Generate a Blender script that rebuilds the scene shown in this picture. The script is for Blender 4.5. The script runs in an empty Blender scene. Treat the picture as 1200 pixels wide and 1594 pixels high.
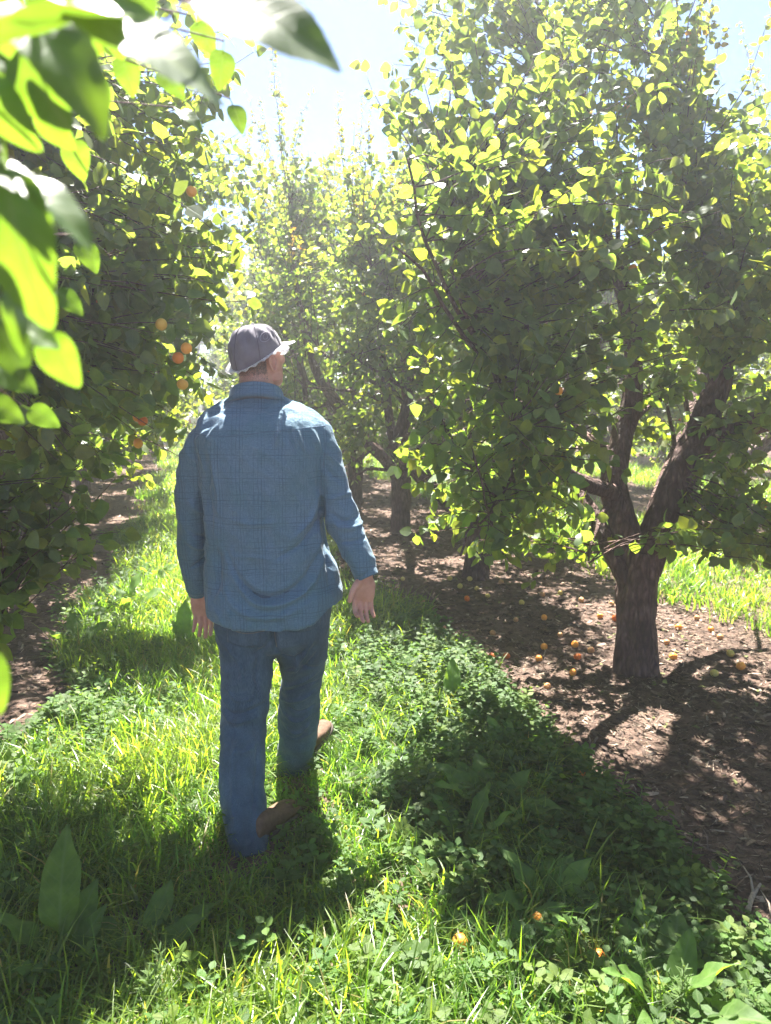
import bpy, bmesh, math, random
import numpy as np
from mathutils import Vector, Matrix, noise as mnoise
from mathutils.bvhtree import BVHTree

R = math.radians
scene = bpy.context.scene
COL = scene.collection

# ------------------------------------------------------------------ camera, sky, sun, exposure
FPX = 1181.0                 # focal length in photo pixels (1200 x 1594)
CAM_H = 1.58
YAW, PITCH = R(14.1), R(8.52)
SUN_AZ, SUN_EL = R(12.0), R(60.0)

cam_d = bpy.data.cameras.new('camera')
cam = bpy.data.objects.new('camera', cam_d); COL.objects.link(cam)
cam.location = (0, 0, CAM_H)
cam.rotation_euler = (R(90) - PITCH, 0, -YAW)
cam_d.sensor_fit = 'VERTICAL'; cam_d.sensor_height = 36.0; cam_d.sensor_width = 27.1
cam_d.lens = 36.0 * FPX / 1594
cam_d.clip_start = 0.02; cam_d.clip_end = 3000
cam_d.dof.use_dof = True; cam_d.dof.focus_distance = 2.8; cam_d.dof.aperture_fstop = 5.0
scene.camera = cam

w = bpy.data.worlds.new('World'); scene.world = w; w.use_nodes = True
nt = w.node_tree; nt.nodes.clear()
sky = nt.nodes.new('ShaderNodeTexSky'); sky.sky_type = 'NISHITA'; sky.sun_disc = False
sky.sun_elevation = SUN_EL; sky.sun_rotation = SUN_AZ; sky.air_density = 0.45; sky.dust_density = 0.0; sky.ozone_density = 2.0
bg = nt.nodes.new('ShaderNodeBackground'); bg.inputs['Strength'].default_value = 0.055
wo = nt.nodes.new('ShaderNodeOutputWorld')
nt.links.new(sky.outputs[0], bg.inputs[0]); nt.links.new(bg.outputs[0], wo.inputs[0])

sd = bpy.data.lights.new('sun', 'SUN'); sd.energy = 5.0; sd.angle = R(0.53); sd.color = (1.0, 0.96, 0.88)
sun = bpy.data.objects.new('sun', sd); COL.objects.link(sun)
SV = Vector((math.sin(SUN_AZ) * math.cos(SUN_EL), math.cos(SUN_AZ) * math.cos(SUN_EL), math.sin(SUN_EL)))
sun.rotation_euler = SV.to_track_quat('Z', 'Y').to_euler(); sun.location = SV * 30

scene.view_settings.view_transform = 'Standard'; scene.view_settings.look = 'None'
scene.view_settings.exposure = 2.9; scene.view_settings.gamma = 1.0
scene.render.engine = 'CYCLES'
cy = scene.cycles
cy.use_denoising = True
cy.max_bounces = 12; cy.diffuse_bounces = 9; cy.glossy_bounces = 2; cy.transmission_bounces = 5
cy.transparent_max_bounces = 6; cy.volume_bounces = 1
cy.caustics_reflective = False; cy.caustics_refractive = False
cy.sample_clamp_indirect = 6.0

# ------------------------------------------------------------------ picture geometry helpers
c_f = np.array([math.sin(YAW) * math.cos(PITCH), math.cos(YAW) * math.cos(PITCH), -math.sin(PITCH)])
c_r = np.array([math.cos(YAW), -math.sin(YAW), 0.0])
c_u = np.cross(c_r, c_f)
C0 = np.array([0, 0, CAM_H])
def ray(px, py): return c_f + c_r * ((px - 600) / FPX) - c_u * ((py - 797) / FPX)
def PX(px, py, D): return C0 + ray(px, py) * D
def GP(px, py, z=0.0):
    r = ray(px, py); return C0 + r * ((z - CAM_H) / r[2])

# ------------------------------------------------------------------ mesh helpers
def mesh_np(name, V, faces, mat, parent=None, uv=None, col=None, smooth=True, fmat=None):
    """faces: list of int arrays (m,k); uv: per-vertex (n,2); col: per-vertex (n,3)"""
    me = bpy.data.meshes.new(name)
    V = np.asarray(V, dtype=np.float32)
    faces = [np.asarray(f, dtype=np.int32) for f in faces if len(f)]
    loops = np.concatenate([f.ravel() for f in faces])
    sizes = np.concatenate([np.full(len(f), f.shape[1], dtype=np.int32) for f in faces])
    starts = np.concatenate([[0], np.cumsum(sizes)[:-1]]).astype(np.int32)
    me.vertices.add(len(V)); me.vertices.foreach_set('co', V.ravel())
    me.loops.add(len(loops)); me.loops.foreach_set('vertex_index', loops)
    me.polygons.add(len(sizes)); me.polygons.foreach_set('loop_start', starts)
    try: me.polygons.foreach_set('loop_total', sizes)
    except Exception: pass
    me.polygons.foreach_set('use_smooth', np.full(len(sizes), smooth, dtype=bool))
    if uv is not None:
        l = me.uv_layers.new(name='UVMap'); l.data.foreach_set('uv', np.asarray(uv, dtype=np.float32)[loops].ravel())
    if col is not None:
        c = np.ones((len(V), 4), dtype=np.float32); c[:, :3] = col
        a = me.color_attributes.new('Col', 'FLOAT_COLOR', 'POINT'); a.data.foreach_set('color', c.ravel())
    me.update(calc_edges=True); me.validate()
    for m in (mat if isinstance(mat, (list, tuple)) else [mat]): me.materials.append(m)
    if fmat is not None: me.polygons.foreach_set('material_index', np.asarray(fmat, dtype=np.int32))
    o = bpy.data.objects.new(name, me); COL.objects.link(o)
    if parent is not None: o.parent = parent
    return o

def tag(o, label=None, cat=None, group=None, kind=None):
    if label: o['label'] = label
    if cat: o['category'] = cat
    if group: o['group'] = group
    if kind: o['kind'] = kind
    return o
def empty(name, loc=(0, 0, 0), rz=0.0):
    o = bpy.data.objects.new(name, None); COL.objects.link(o); o.location = loc; o.rotation_euler = (0, 0, rz)
    o.empty_display_size = 0.1
    return o
def copy_tree(o, parent=None):
    c = o.copy(); COL.objects.link(c); c.parent = parent
    for ch in [x for x in bpy.data.objects if x.parent is o]: copy_tree(ch, c)
    return c

class MB:
    def __init__(s): s.V = []; s.F3 = []; s.F4 = []; s.U = []; s.C = []; s.n = 0
    def add(s, V, f3=None, f4=None, uv=None, col=None):
        V = np.asarray(V, dtype=np.float64)
        if f3 is not None and len(f3): s.F3.append(np.asarray(f3) + s.n)
        if f4 is not None and len(f4): s.F4.append(np.asarray(f4) + s.n)
        s.V.append(V); s.U.append(np.zeros((len(V), 2)) if uv is None else uv)
        s.C.append(np.ones((len(V), 3)) if col is None else np.broadcast_to(np.asarray(col, dtype=float), (len(V), 3)))
        s.n += len(V)
    def build(s, name, mat, parent=None, smooth=True):
        F = []
        if s.F3: F.append(np.concatenate(s.F3))
        if s.F4: F.append(np.concatenate(s.F4))
        return mesh_np(name, np.concatenate(s.V), F, mat, parent, np.concatenate(s.U), np.concatenate(s.C), smooth)

def frames(path):
    P = np.asarray(path, dtype=float); T = np.gradient(P, axis=0); T /= np.linalg.norm(T, axis=1)[:, None] + 1e-12
    a = np.array([0, 0, 1.0]) if abs(T[0][2]) < 0.9 else np.array([1.0, 0, 0])
    N = np.zeros_like(P); n = a - T[0] * a.dot(T[0]); n /= np.linalg.norm(n); N[0] = n
    for i in range(1, len(P)):
        n = N[i-1] - T[i] * N[i-1].dot(T[i]); N[i] = n / (np.linalg.norm(n) + 1e-12)
    return P, T, N, np.cross(T, N)
def tube(mb, path, rad, sides=6, col=None, cap=True, wob=None):
    P, T, N, B = frames(path); k = len(P); rad = np.broadcast_to(rad, (k,))
    a = np.linspace(0, 2 * np.pi, sides, endpoint=False)
    rr = rad[:, None] * np.ones((1, sides))
    if wob is not None: rr = wob(P, a, rr)
    V = P[:, None] + rr[..., None] * (np.cos(a)[None, :, None] * N[:, None] + np.sin(a)[None, :, None] * B[:, None])
    V = V.reshape(-1, 3)
    i = np.arange(k - 1)[:, None] * sides; j = np.arange(sides)[None]; j2 = (j + 1) % sides
    f = np.stack([i + j, i + j2, i + sides + j2, i + sides + j], -1).reshape(-1, 4)
    f3 = None
    if cap:
        V = np.vstack([V, P[0], P[-1]]); c0 = k * sides; c1 = c0 + 1; jj = np.arange(sides); jn = (jj + 1) % sides
        f3 = np.vstack([np.stack([np.full(sides, c0), jn, jj], 1), np.stack([np.full(sides, c1), (k-1)*sides + jj, (k-1)*sides + jn], 1)])
    mb.add(V, f3, f, col=col)
def spline(pts, n):
    """Catmull-Rom through pts (m,d) -> n samples"""
    P = np.asarray(pts, dtype=float); m = len(P)
    Q = np.vstack([2 * P[0] - P[1], P, 2 * P[-1] - P[-2]])
    t = np.linspace(0, m - 1 - 1e-9, n); i = t.astype(int); u = (t - i)[:, None]
    a, b, c, d = Q[i], Q[i+1], Q[i+2], Q[i+3]
    return 0.5 * ((2*b) + (-a + c)*u + (2*a - 5*b + 4*c - d)*u**2 + (-a + 3*b - 3*c + d)*u**3)

def snoise(P, f, seed=0.0):
    """cheap smooth numpy pseudo noise, about -1..1"""
    x, y, z = P[..., 0]*f + seed*1.7, P[..., 1]*f - seed*2.3, P[..., 2]*f + seed*0.9
    return (np.sin(x*1.7 + 1.3*np.sin(y*1.3 + z)) + np.sin(y*2.1 + 1.1*np.sin(z*1.9 + x*.7)) + np.sin(z*1.9 + 1.2*np.sin(x*1.5 - y))) / 3

def inst(mb, tv, t3, t4, tuv, pos, X, Y, Z, scale, col):
    """numpy stamping of a template (k,3); X,Y,Z (n,3) axes; scale (n,) or (n,3); col (n,3)"""
    n, k = len(pos), len(tv)
    sc = np.asarray(scale, dtype=float)
    if sc.ndim == 1: sc = sc[:, None] * np.ones((1, 3))
    L = tv[None] * sc[:, None]
    V = pos[:, None] + L[..., 0:1]*X[:, None] + L[..., 1:2]*Y[:, None] + L[..., 2:3]*Z[:, None]
    off = (np.arange(n) * k)[:, None, None]
    f3 = (np.asarray(t3)[None] + off).reshape(-1, 3) if t3 is not None and len(t3) else None
    f4 = (np.asarray(t4)[None] + off).reshape(-1, 4) if t4 is not None and len(t4) else None
    mb.add(V.reshape(-1, 3), f3, f4, np.tile(tuv, (n, 1)), np.repeat(col, k, axis=0))
def nrm(a): return a / (np.linalg.norm(a, axis=-1, keepdims=True) + 1e-12)
def ortho(Y, Zh):
    Y = nrm(Y); X = nrm(np.cross(Y, Zh)); Z = np.cross(X, Y); return X, Y, Z

# ------------------------------------------------------------------ materials
def new_mat(name):
    m = bpy.data.materials.new(name); m.use_nodes = True; n = m.node_tree; n.nodes.clear(); return m, n
class NT:
    def __init__(s, name):
        s.m, s.t = new_mat(name); s.out = s.n('OutputMaterial')
    def n(s, typ, **kw):
        nd = s.t.nodes.new('ShaderNode' + typ)
        for k, v in kw.items(): setattr(nd, k, v)
        return nd
    def l(s, a, b): s.t.links.new(a, b)
    def inp(s, nd, **kw):
        for k, v in kw.items(): nd.inputs[k.replace('_', ' ')].default_value = v
        return nd
    def tex(s, kind='Object', scale=(1, 1, 1)):
        tc = s.n('TexCoord'); mp = s.n('Mapping'); mp.inputs['Scale'].default_value = scale
        s.l(tc.outputs[kind], mp.inputs['Vector']); return mp.outputs[0]
    def noise(s, vec, scale, detail=4, rough=0.55):
        nd = s.n('TexNoise'); nd.inputs['Scale'].default_value = scale; nd.inputs['Detail'].default_value = detail
        nd.inputs['Roughness'].default_value = rough; s.l(vec, nd.inputs['Vector']); return nd.outputs['Fac']
    def ramp(s, fac, stops):
        r = s.n('ValToRGB'); e = r.color_ramp.elements
        while len(e) < len(stops): e.new(0.5)
        for i, (p, c) in enumerate(stops): e[i].position = p; e[i].color = (*c, 1) if len(c) == 3 else c
        s.l(fac, r.inputs[0]); return r.outputs[0]
    def math(s, op, a, b=None, clamp=False):
        nd = s.n('Math', operation=op); nd.use_clamp = clamp
        for i, v in enumerate((a, b)):
            if v is None: continue
            if isinstance(v, (int, float)): nd.inputs[i].default_value = v
            else: s.l(v, nd.inputs[i])
        return nd.outputs[0]
    def mix(s, a, b, fac, blend='MIX'):
        nd = s.n('Mix', data_type='RGBA', blend_type=blend)
        for i, v in ((0, fac), (6, a), (7, b)):
            if isinstance(v, (int, float)): nd.inputs[i].default_value = v
            elif isinstance(v, tuple): nd.inputs[i].default_value = (*v, 1) if len(v) == 3 else v
            else: s.l(v, nd.inputs[i])
        return nd.outputs[2]
    def bump(s, h, strength=0.3, dist=0.01):
        b = s.n('Bump'); b.inputs['Strength'].default_value = strength; b.inputs['Distance'].default_value = dist
        s.l(h, b.inputs['Height']); return b.outputs[0]
    def principled(s, color, rough=0.6, spec=0.5, normal=None, **kw):
        p = s.n('BsdfPrincipled')
        if isinstance(color, tuple): p.inputs['Base Color'].default_value = (*color, 1)
        else: s.l(color, p.inputs['Base Color'])
        if isinstance(rough, (int, float)): p.inputs['Roughness'].default_value = rough
        else: s.l(rough, p.inputs['Roughness'])
        p.inputs['Specular IOR Level'].default_value = spec
        if normal is not None: s.l(normal, p.inputs['Normal'])
        for k, v in kw.items(): p.inputs[k.replace('_', ' ')].default_value = v
        s.l(p.outputs[0], s.out.inputs[0]); return p

def leaf_mat(name, trans=0.54, rough=0.46, spec=0.6, tgain=(3.7, 3.3, 0.75), veins=0.35, vscale=9.0, bump=0.25):
    """base colour from Col attribute; transmitted colour derived from it"""
    k = NT(name)
    a = k.n('Attribute'); a.attribute_name = 'Col'
    uv = k.n('UVMap'); sp = k.n('SeparateXYZ'); k.l(uv.outputs[0], sp.inputs[0])
    au = k.math('ABSOLUTE', sp.outputs[0])
    mid = k.math('SUBTRACT', 1.0, k.math('MULTIPLY', au, 16.0), clamp=True)
    ph = k.math('MULTIPLY', k.math('SUBTRACT', sp.outputs[1], k.math('MULTIPLY', au, 0.45)), vscale)
    fr = k.math('PINGPONG', ph, 0.5)
    sv = k.math('SUBTRACT', 1.0, k.math('MULTIPLY', fr, 9.0), clamp=True)
    vein = k.math('MAXIMUM', mid, k.math('MULTIPLY', sv, 0.6))
    nz = k.noise(k.tex('Object'), 25.0, 3)
    c1 = k.mix(a.outputs['Color'], k.ramp(nz, [(0.3, (0.75, 0.8, 0.75)), (0.7, (1.2, 1.15, 1.1))]), 1.0, 'MULTIPLY')
    c2 = k.mix(c1, (0.30, 0.38, 0.16), k.math('MULTIPLY', vein, veins))
    bp = k.bump(k.math('MULTIPLY', vein, -1.0), bump, 0.002)
    p = k.n('BsdfPrincipled'); k.l(c2, p.inputs['Base Color']); p.inputs['Roughness'].default_value = rough
    p.inputs['Specular IOR Level'].default_value = spec; k.l(bp, p.inputs['Normal'])
    t = k.n('BsdfTranslucent')
    tc = k.mix(c1, (*tgain, 1), 1.0, 'MULTIPLY'); tc2 = k.mix(tc, (0.10, 0.16, 0.01), k.math('MULTIPLY', vein, veins * 0.8))
    k.l(tc2, t.inputs[0])
    mx = k.n('MixShader'); mx.inputs[0].default_value = trans
    k.l(p.outputs[0], mx.inputs[1]); k.l(t.outputs[0], mx.inputs[2]); k.l(mx.outputs[0], k.out.inputs[0])
    return k.m
M_LEAF = leaf_mat('apricot_leaf')
M_GRASS = leaf_mat('grass_blade', trans=0.52, rough=0.38, spec=0.5, tgain=(3.1, 3.1, 0.9), veins=0.0, bump=0.0)
M_WEED = leaf_mat('weed_leaf', trans=0.48, rough=0.55, spec=0.25, tgain=(3.4, 3.0, 0.8), veins=0.3, vscale=8.0, bump=0.3)

def bark_mat():
    k = NT('bark'); v = k.tex('Object', (1, 1, 0.28)); n1 = k.noise(v, 38, 6, 0.65); n2 = k.noise(k.tex('Object'), 5, 3)
    vo = k.n('TexVoronoi', feature='DISTANCE_TO_EDGE'); vo.inputs['Scale'].default_value = 34
    k.l(v, vo.inputs['Vector'])
    cr = k.math('MULTIPLY', vo.outputs['Distance'], 2.2, clamp=True)
    h = k.math('ADD', k.math('MULTIPLY', n1, 0.7), cr)
    c = k.ramp(n1, [(0.3, (0.055, 0.034, 0.030)), (0.5, (0.13, 0.082, 0.070)), (0.72, (0.25, 0.175, 0.150))])
    c = k.mix(c, k.ramp(n2, [(0.35, (0.6, 0.55, 0.55)), (0.7, (1.25, 1.15, 1.1))]), 1.0, 'MULTIPLY')
    c = k.mix(c, (0.035, 0.02, 0.018), k.math('SUBTRACT', 0.55, cr, clamp=True))
    k.principled(c, 0.85, 0.25, k.bump(h, 0.9, 0.012)); return k.m
M_BARK = bark_mat()
def simple(name, c, rough=0.6, spec=0.4, nscale=None, amp=0.2, bump=None, **kw):
    k = NT(name)
    if nscale:
        n = k.noise(k.tex('Object'), nscale, 5)
        lo = tuple(x * (1 - amp) for x in c); hi = tuple(min(1, x * (1 + amp)) for x in c)
        col = k.ramp(n, [(0.3, lo), (0.7, hi)])
        k.principled(col, rough, spec, k.bump(n, bump, 0.004) if bump else None, **kw)
    else: k.principled(c, rough, spec, **kw)
    return k.m
def attr_mat(name, rough=0.8, spec=0.2, trans=0.0):
    k = NT(name); a = k.n('Attribute'); a.attribute_name = 'Col'
    n = k.noise(k.tex('Object'), 90, 3)
    c = k.mix(a.outputs['Color'], k.ramp(n, [(0.3, (0.7, 0.7, 0.7)), (0.7, (1.25, 1.25, 1.25))]), 1.0, 'MULTIPLY')
    k.principled(c, rough, spec); return k.m
M_CHIP = attr_mat('mulch_chip')
def fruit_mat():
    k = NT('apricot_skin'); oi = k.n('ObjectInfo')
    n = k.noise(k.tex('Object'), 30, 3)
    c = k.ramp(n, [(0.35, (0.78, 0.26, 0.035)), (0.6, (0.86, 0.42, 0.06)), (0.8, (0.62, 0.55, 0.10))])
    c2 = k.mix(c, (0.62, 0.11, 0.02), k.ramp(oi.outputs['Random'], [(0.6, (0, 0, 0)), (0.95, (0.8, 0.8, 0.8))]))
    c3 = k.mix(c2, (0.50, 0.48, 0.10), k.ramp(oi.outputs['Random'], [(0.12, (0.75, 0.75, 0.75)), (0.3, (0, 0, 0))]))
    k.principled(c3, 0.5, 0.35, Subsurface_Weight=0.15, Subsurface_Scale=0.006); return k.m
M_FRUIT = fruit_mat()
def ground_mat():
    k = NT('orchard_soil'); v = k.tex('Object'); n1 = k.noise(v, 0.9, 4); n2 = k.noise(v, 14, 6, 0.65); n3 = k.noise(v, 85, 4, 0.7)
    c = k.ramp(n2, [(0.3, (0.055, 0.037, 0.030)), (0.5, (0.115, 0.078, 0.063)), (0.75, (0.21, 0.150, 0.120))])
    c = k.mix(c, k.ramp(n1, [(0.35, (0.75, 0.72, 0.7)), (0.65, (1.2, 1.15, 1.1))]), 1.0, 'MULTIPLY')
    c = k.mix(c, (0.26, 0.19, 0.15), k.ramp(n3, [(0.6, (0, 0, 0)), (0.72, (0.7, 0.7, 0.7))]))
    h = k.math('ADD', k.math('MULTIPLY', n2, 0.7), k.math('MULTIPLY', n3, 0.5))
    k.principled(c, 0.95, 0.15, k.bump(h, 0.8, 0.02)); return k.m
M_SOIL = ground_mat()

# ------------------------------------------------------------------ ground: one sheet to the horizon
ROW_R, ROW_SP, ROW_L = 2.45, 4.30, -1.85
G_L, G_R = -0.70, 1.42
def zground(x, y):
    x = np.asarray(x, dtype=float); y = np.asarray(y, dtype=float)
    near = np.exp(-(x**2 + y**2) / 300.0)
    h = 0.012 * np.sin(x*3.1 + 1.7*np.sin(y*1.3)) + 0.010 * np.sin(y*2.7 + 1.2*np.sin(x*2.2)) + 0.006*np.sin(x*9 + y*7 + 2*np.sin(y*5))
    return h * near
ax = np.unique(np.concatenate([np.linspace(-6, 9, 190), np.sign(np.linspace(-1, 1, 50)) * np.abs(np.linspace(-1, 1, 50))**3 * 900 ]))
ay = np.unique(np.concatenate([np.linspace(0, 16, 200), np.sign(np.linspace(-1, 1, 50)) * np.abs(np.linspace(-1, 1, 50))**3 * 900 + 5]))
gx, gy = np.meshgrid(ax, ay, indexing='ij'); gz = zground(gx, gy)
gv = np.stack([gx, gy, gz], -1).reshape(-1, 3); ni, nj = gx.shape
ii = (np.arange(ni - 1)[:, None] * nj + np.arange(nj - 1)[None]).reshape(-1)
ground = mesh_np('ground', gv, [np.stack([ii, ii + nj, ii + nj + 1, ii + 1], 1)], M_SOIL)
tag(ground, kind='structure')

# ------------------------------------------------------------------ leaf templates
def leaf_template(nseg, wid, heart=True, curl=0.10, fold=0.16, petiole=0.30, wave=0.0, serr=0.0):
    """leaf along +Y from the twig at 0; blade from y=petiole to y=petiole+1, width wid. returns verts, f3, f4, uv"""
    t = np.linspace(0, 1, nseg + 1)
    if heart:   # rounded, widest near base, pointed tip
        w_ = wid * 0.5 * np.clip(np.sin(np.pi * np.clip(t, 0, 1)**0.62), 0, 1)**0.62 * (1 - 0.25 * t**3)
    else:       # lanceolate / dock
        w_ = wid * 0.5 * np.clip(np.sin(np.pi * t**0.85), 0, 1)**0.8
    w_[0] = 0.02; w_[-1] = 0.004
    if nseg < 5: w_[1] = max(w_[1], wid * 0.40)
    y = petiole + t
    droop = -curl * t**2 * 1.6
    mid = np.stack([np.zeros_like(t), y, droop], 1)
    rows = [mid]
    cols = (-1.0, -0.5, 0.5, 1.0) if nseg >= 7 else (-1.0, 1.0)
    V = []; U = []
    order = [c for c in cols if c < 0] + [0.0] + [c for c in cols if c > 0]
    for c in order:
        ww = w_ * abs(c)
        s = 1 if c > 0 else -1
        if abs(c) == 1.0 and serr: ww = ww * (1 + serr * (np.arange(nseg + 1) % 2 * 2 - 1))
        zz = droop + fold * np.abs(ww) * (1.6 - abs(c)*0.9) + wave * np.sin(t * 14 + c * 2) * abs(c)
        back = 0.10 * wid * abs(c) * (1 - t)**3 if heart else 0
        V.append(np.stack([s * ww, y - back, zz], 1)); U.append(np.stack([np.full_like(t, c) * 0.5 * np.clip(w_ / (wid*.5), .1, 1), t], 1))
    m = len(order); V = np.stack(V, 1).reshape(-1, 3); U = np.stack(U, 1).reshape(-1, 2)
    f = []
    for i in range(nseg):
        for j in range(m - 1):
            f.append([i*m + j, i*m + j + 1, (i+1)*m + j + 1, (i+1)*m + j])
    # petiole
    b = len(V); pw = 0.018
    V = np.vstack([V, [[-pw, 0, 0], [pw, 0, 0], [pw, petiole + .02, 0.0], [-pw, petiole + .02, 0.0]]]); U = np.vstack([U, [[0.25, 0]]*4])
    f.append([b, b+1, b+2, b+3])
    return V, None, np.array(f), U
LEAF_N = leaf_template(6, 0.86, petiole=0.38)       # near trees
LEAF_F = leaf_template(3, 0.88, petiole=0.30)       # far trees
LEAF_H = leaf_template(22, 0.84, curl=0.16, petiole=0.35, wave=0.012, serr=0.02)

def leaf_cols(rng, n, young=None):
    base = np.array([0.072, 0.122, 0.054]); 
    c = base[None] * rng.uniform(0.72, 1.30, (n, 1)) * np.array([1, 1, 1])[None]
    yl = rng.random((n, 1)) ** 4
    c = c * (1 - yl) + np.array([0.12, 0.15, 0.03]) * yl
    if young is not None:
        y = young[:, None]; red = rng.random((n, 1))
        tip = np.where(red < 0.55, np.array([0.24, 0.085, 0.055]), np.array([0.18, 0.17, 0.05]))
        c = c * (1 - y) + tip * y
    return c

def put_leaves(mb, rng, tpl, pos, out, size, young=None, flat=0.55):
    """pos (n,3), out (n,3) outward preferred tip direction"""
    n = len(pos)
    d = nrm(out + rng.normal(0, 0.55, (n, 3)) + np.array([0, 0, -0.35]))
    up = nrm(np.array([0, 0, 1.0])[None] * flat + rng.normal(0, 0.55, (n, 3)) + out * 0.25)
    X, Y, Z = ortho(d, up)
    sc = size[:, None] * np.stack([rng.uniform(.82, 1.1, n), np.ones(n), rng.uniform(-.3, 2.2, n)], 1)
    inst(mb, *tpl, pos, X, Y, Z, sc, leaf_cols(rng, n, young))

def make_tree_meshes(seed, trunk, limbs, blobs, tops, tpl, leaf=0.062, spacing=0.024, sides=16, secondary=6, fruit=0, twig_sides=4, detail=1.0):
    rng = np.random.default_rng(seed)
    wood = MB(); crown = MB()
    def wob(P, a, rr):
        k = np.arange(len(P))[:, None]; 
        ang = a[None, :]
        z = P[:, 2:3]
        rel = 1 + 0.07*np.sin(ang*3 + z*5 + seed) + 0.06*np.sin(ang*5 - z*9) + 0.035*np.sin(ang*9 + z*17 + seed) + 0.03*np.sin(ang*14 - z*31)
        return rr * rel
    nodes = []; rads = []
    tp = spline(trunk[0], 26); tr = np.interp(np.linspace(0, 1, 26), np.linspace(0, 1, len(trunk[1])), trunk[1])
    tube(wood, tp, tr, sides, wob=wob)
    for lb, r0, r1 in limbs:
        p = spline(lb, 30); p = p + np.cumsum(rng.normal(0, 0.0035, p.shape), axis=0)
        r = r0 + (r1 - r0) * np.linspace(0, 1, 30)**1.05
        tube(wood, p, r, max(8, int(sides * .75)), wob=wob)
        nodes.append(p[5:]); rads.append(r[5:])
        for q in range(secondary):
            i = rng.integers(6, 26); st = p[i]; o = st - np.array([trunk[0][-1][0], trunk[0][-1][1], st[2]])
            d = nrm(nrm(o) * rng.uniform(.3, 1.1) + rng.normal(0, .5, 3) + np.array([0, 0, rng.uniform(0.1, .9)]))
            L = rng.uniform(.5, 1.1); pts = [st]
            for s_ in range(9):
                d = nrm(d + rng.normal(0, .13, 3) + np.array([0, 0, .05])); pts.append(pts[-1] + d * L / 9)
            pp = np.array(pts); rr = np.linspace(min(r[i]*.6, .022), .005, 10)
            tube(wood, pp, rr, 6); nodes.append(pp[1:]); rads.append(rr[1:])
    N = np.concatenate(nodes); RD = np.concatenate(rads)
    ctr = np.array([trunk[0][-1][0], trunk[0][-1][1]])
    Lp, Lo, Ls, Ly = [], [], [], []
    fr = []
    def shoot(tgt, base_i, ymax, lsize, frac, lift, spc=1.0):
        st = N[base_i]; ln = np.linalg.norm(tgt - st)
        c = (st + tgt) / 2 + np.array([0, 0, lift * ln]) + rng.normal(0, .06 * ln, 3)
        k = max(5, int(ln / .09)); t = np.linspace(0, 1, k)[:, None]
        pp = (1-t)**2 * st + 2*t*(1-t) * c + t*t * tgt
        wb = np.cumsum(rng.normal(0, .011, (k, 3)), axis=0) * np.sqrt(min(1, ln)); wb -= wb[0]; pp = pp + wb
        tube(wood, pp, np.linspace(min(.0055, RD[base_i]*.8 + .001) * (0.5 + .5*ln), .0013, k), twig_sides, cap=False)
        m = max(4, int(ln * frac / (spacing * spc))); s = np.sort(rng.uniform(1 - frac, 1.0, m)); s[-3:] = 1.0
        lp = np.stack([np.interp(s, t[:, 0], pp[:, q]) for q in range(3)], 1)
        tg = nrm(tgt - c)[None]
        side = nrm(np.cross(tg, rng.normal(0, 1, (m, 3))))
        Lp.append(lp); Lo.append(nrm(side + tg * .45)); 
        yy = np.clip((s - .55) / .45, 0, 1) * ymax
        Ls.append(lsize * (1 - .45*yy) * rng.uniform(.7, 1.15, m)); Ly.append(yy * rng.random(m))
        return pp
    for (cx, cy_, cz, rx, ry, rz, n) in blobs:
        u = nrm(rng.normal(0, 1, (n, 3))) * (rng.random((n, 1)) ** 0.45)
        T = np.array([cx, cy_, cz]) + u * np.array([rx, ry, rz])
        T = T[(T[:, 2] > 0.35)]
        for tgt in T:
            d = np.linalg.norm(N - tgt, axis=1); j = np.argsort(d)[:4]; bi = j[rng.integers(0, 4)]
            ln = d[bi]
            if ln < .12: tgt = tgt + rng.normal(0, .15, 3); 
            fr_ = min(.95, .34 / max(ln, .2) + .25)
            pp = shoot(tgt, bi, 0.12, leaf, fr_, rng.uniform(-.05, .22))
            if rng.random() < .25: fr.append(pp[max(0, len(pp)-3)] + np.array([rng.normal(0, .02), rng.normal(0, .02), -.035]))
    for (n, zmin, hmin, hmax, young) in tops:
        cand = np.where(N[:, 2] > zmin)[0]
        for q in range(n):
            bi = cand[rng.integers(0, len(cand))]; h = rng.uniform(hmin, hmax)
            o = N[bi][:2] - ctr; tgt = N[bi] + np.array([*(nrm(o) * h * rng.uniform(-.05, .30) + rng.normal(0, .10*h, 2)), h])
            shoot(tgt, bi, young, leaf * .85, .92, 0.0, .62)
    pos = np.concatenate(Lp); out = np.concatenate(Lo)
    put_leaves(crown, rng, tpl, pos, out, np.concatenate(Ls), np.concatenate(Ly))
    fr = np.array(fr) if len(fr) else np.zeros((0, 3))
    return wood, crown, fr

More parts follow.
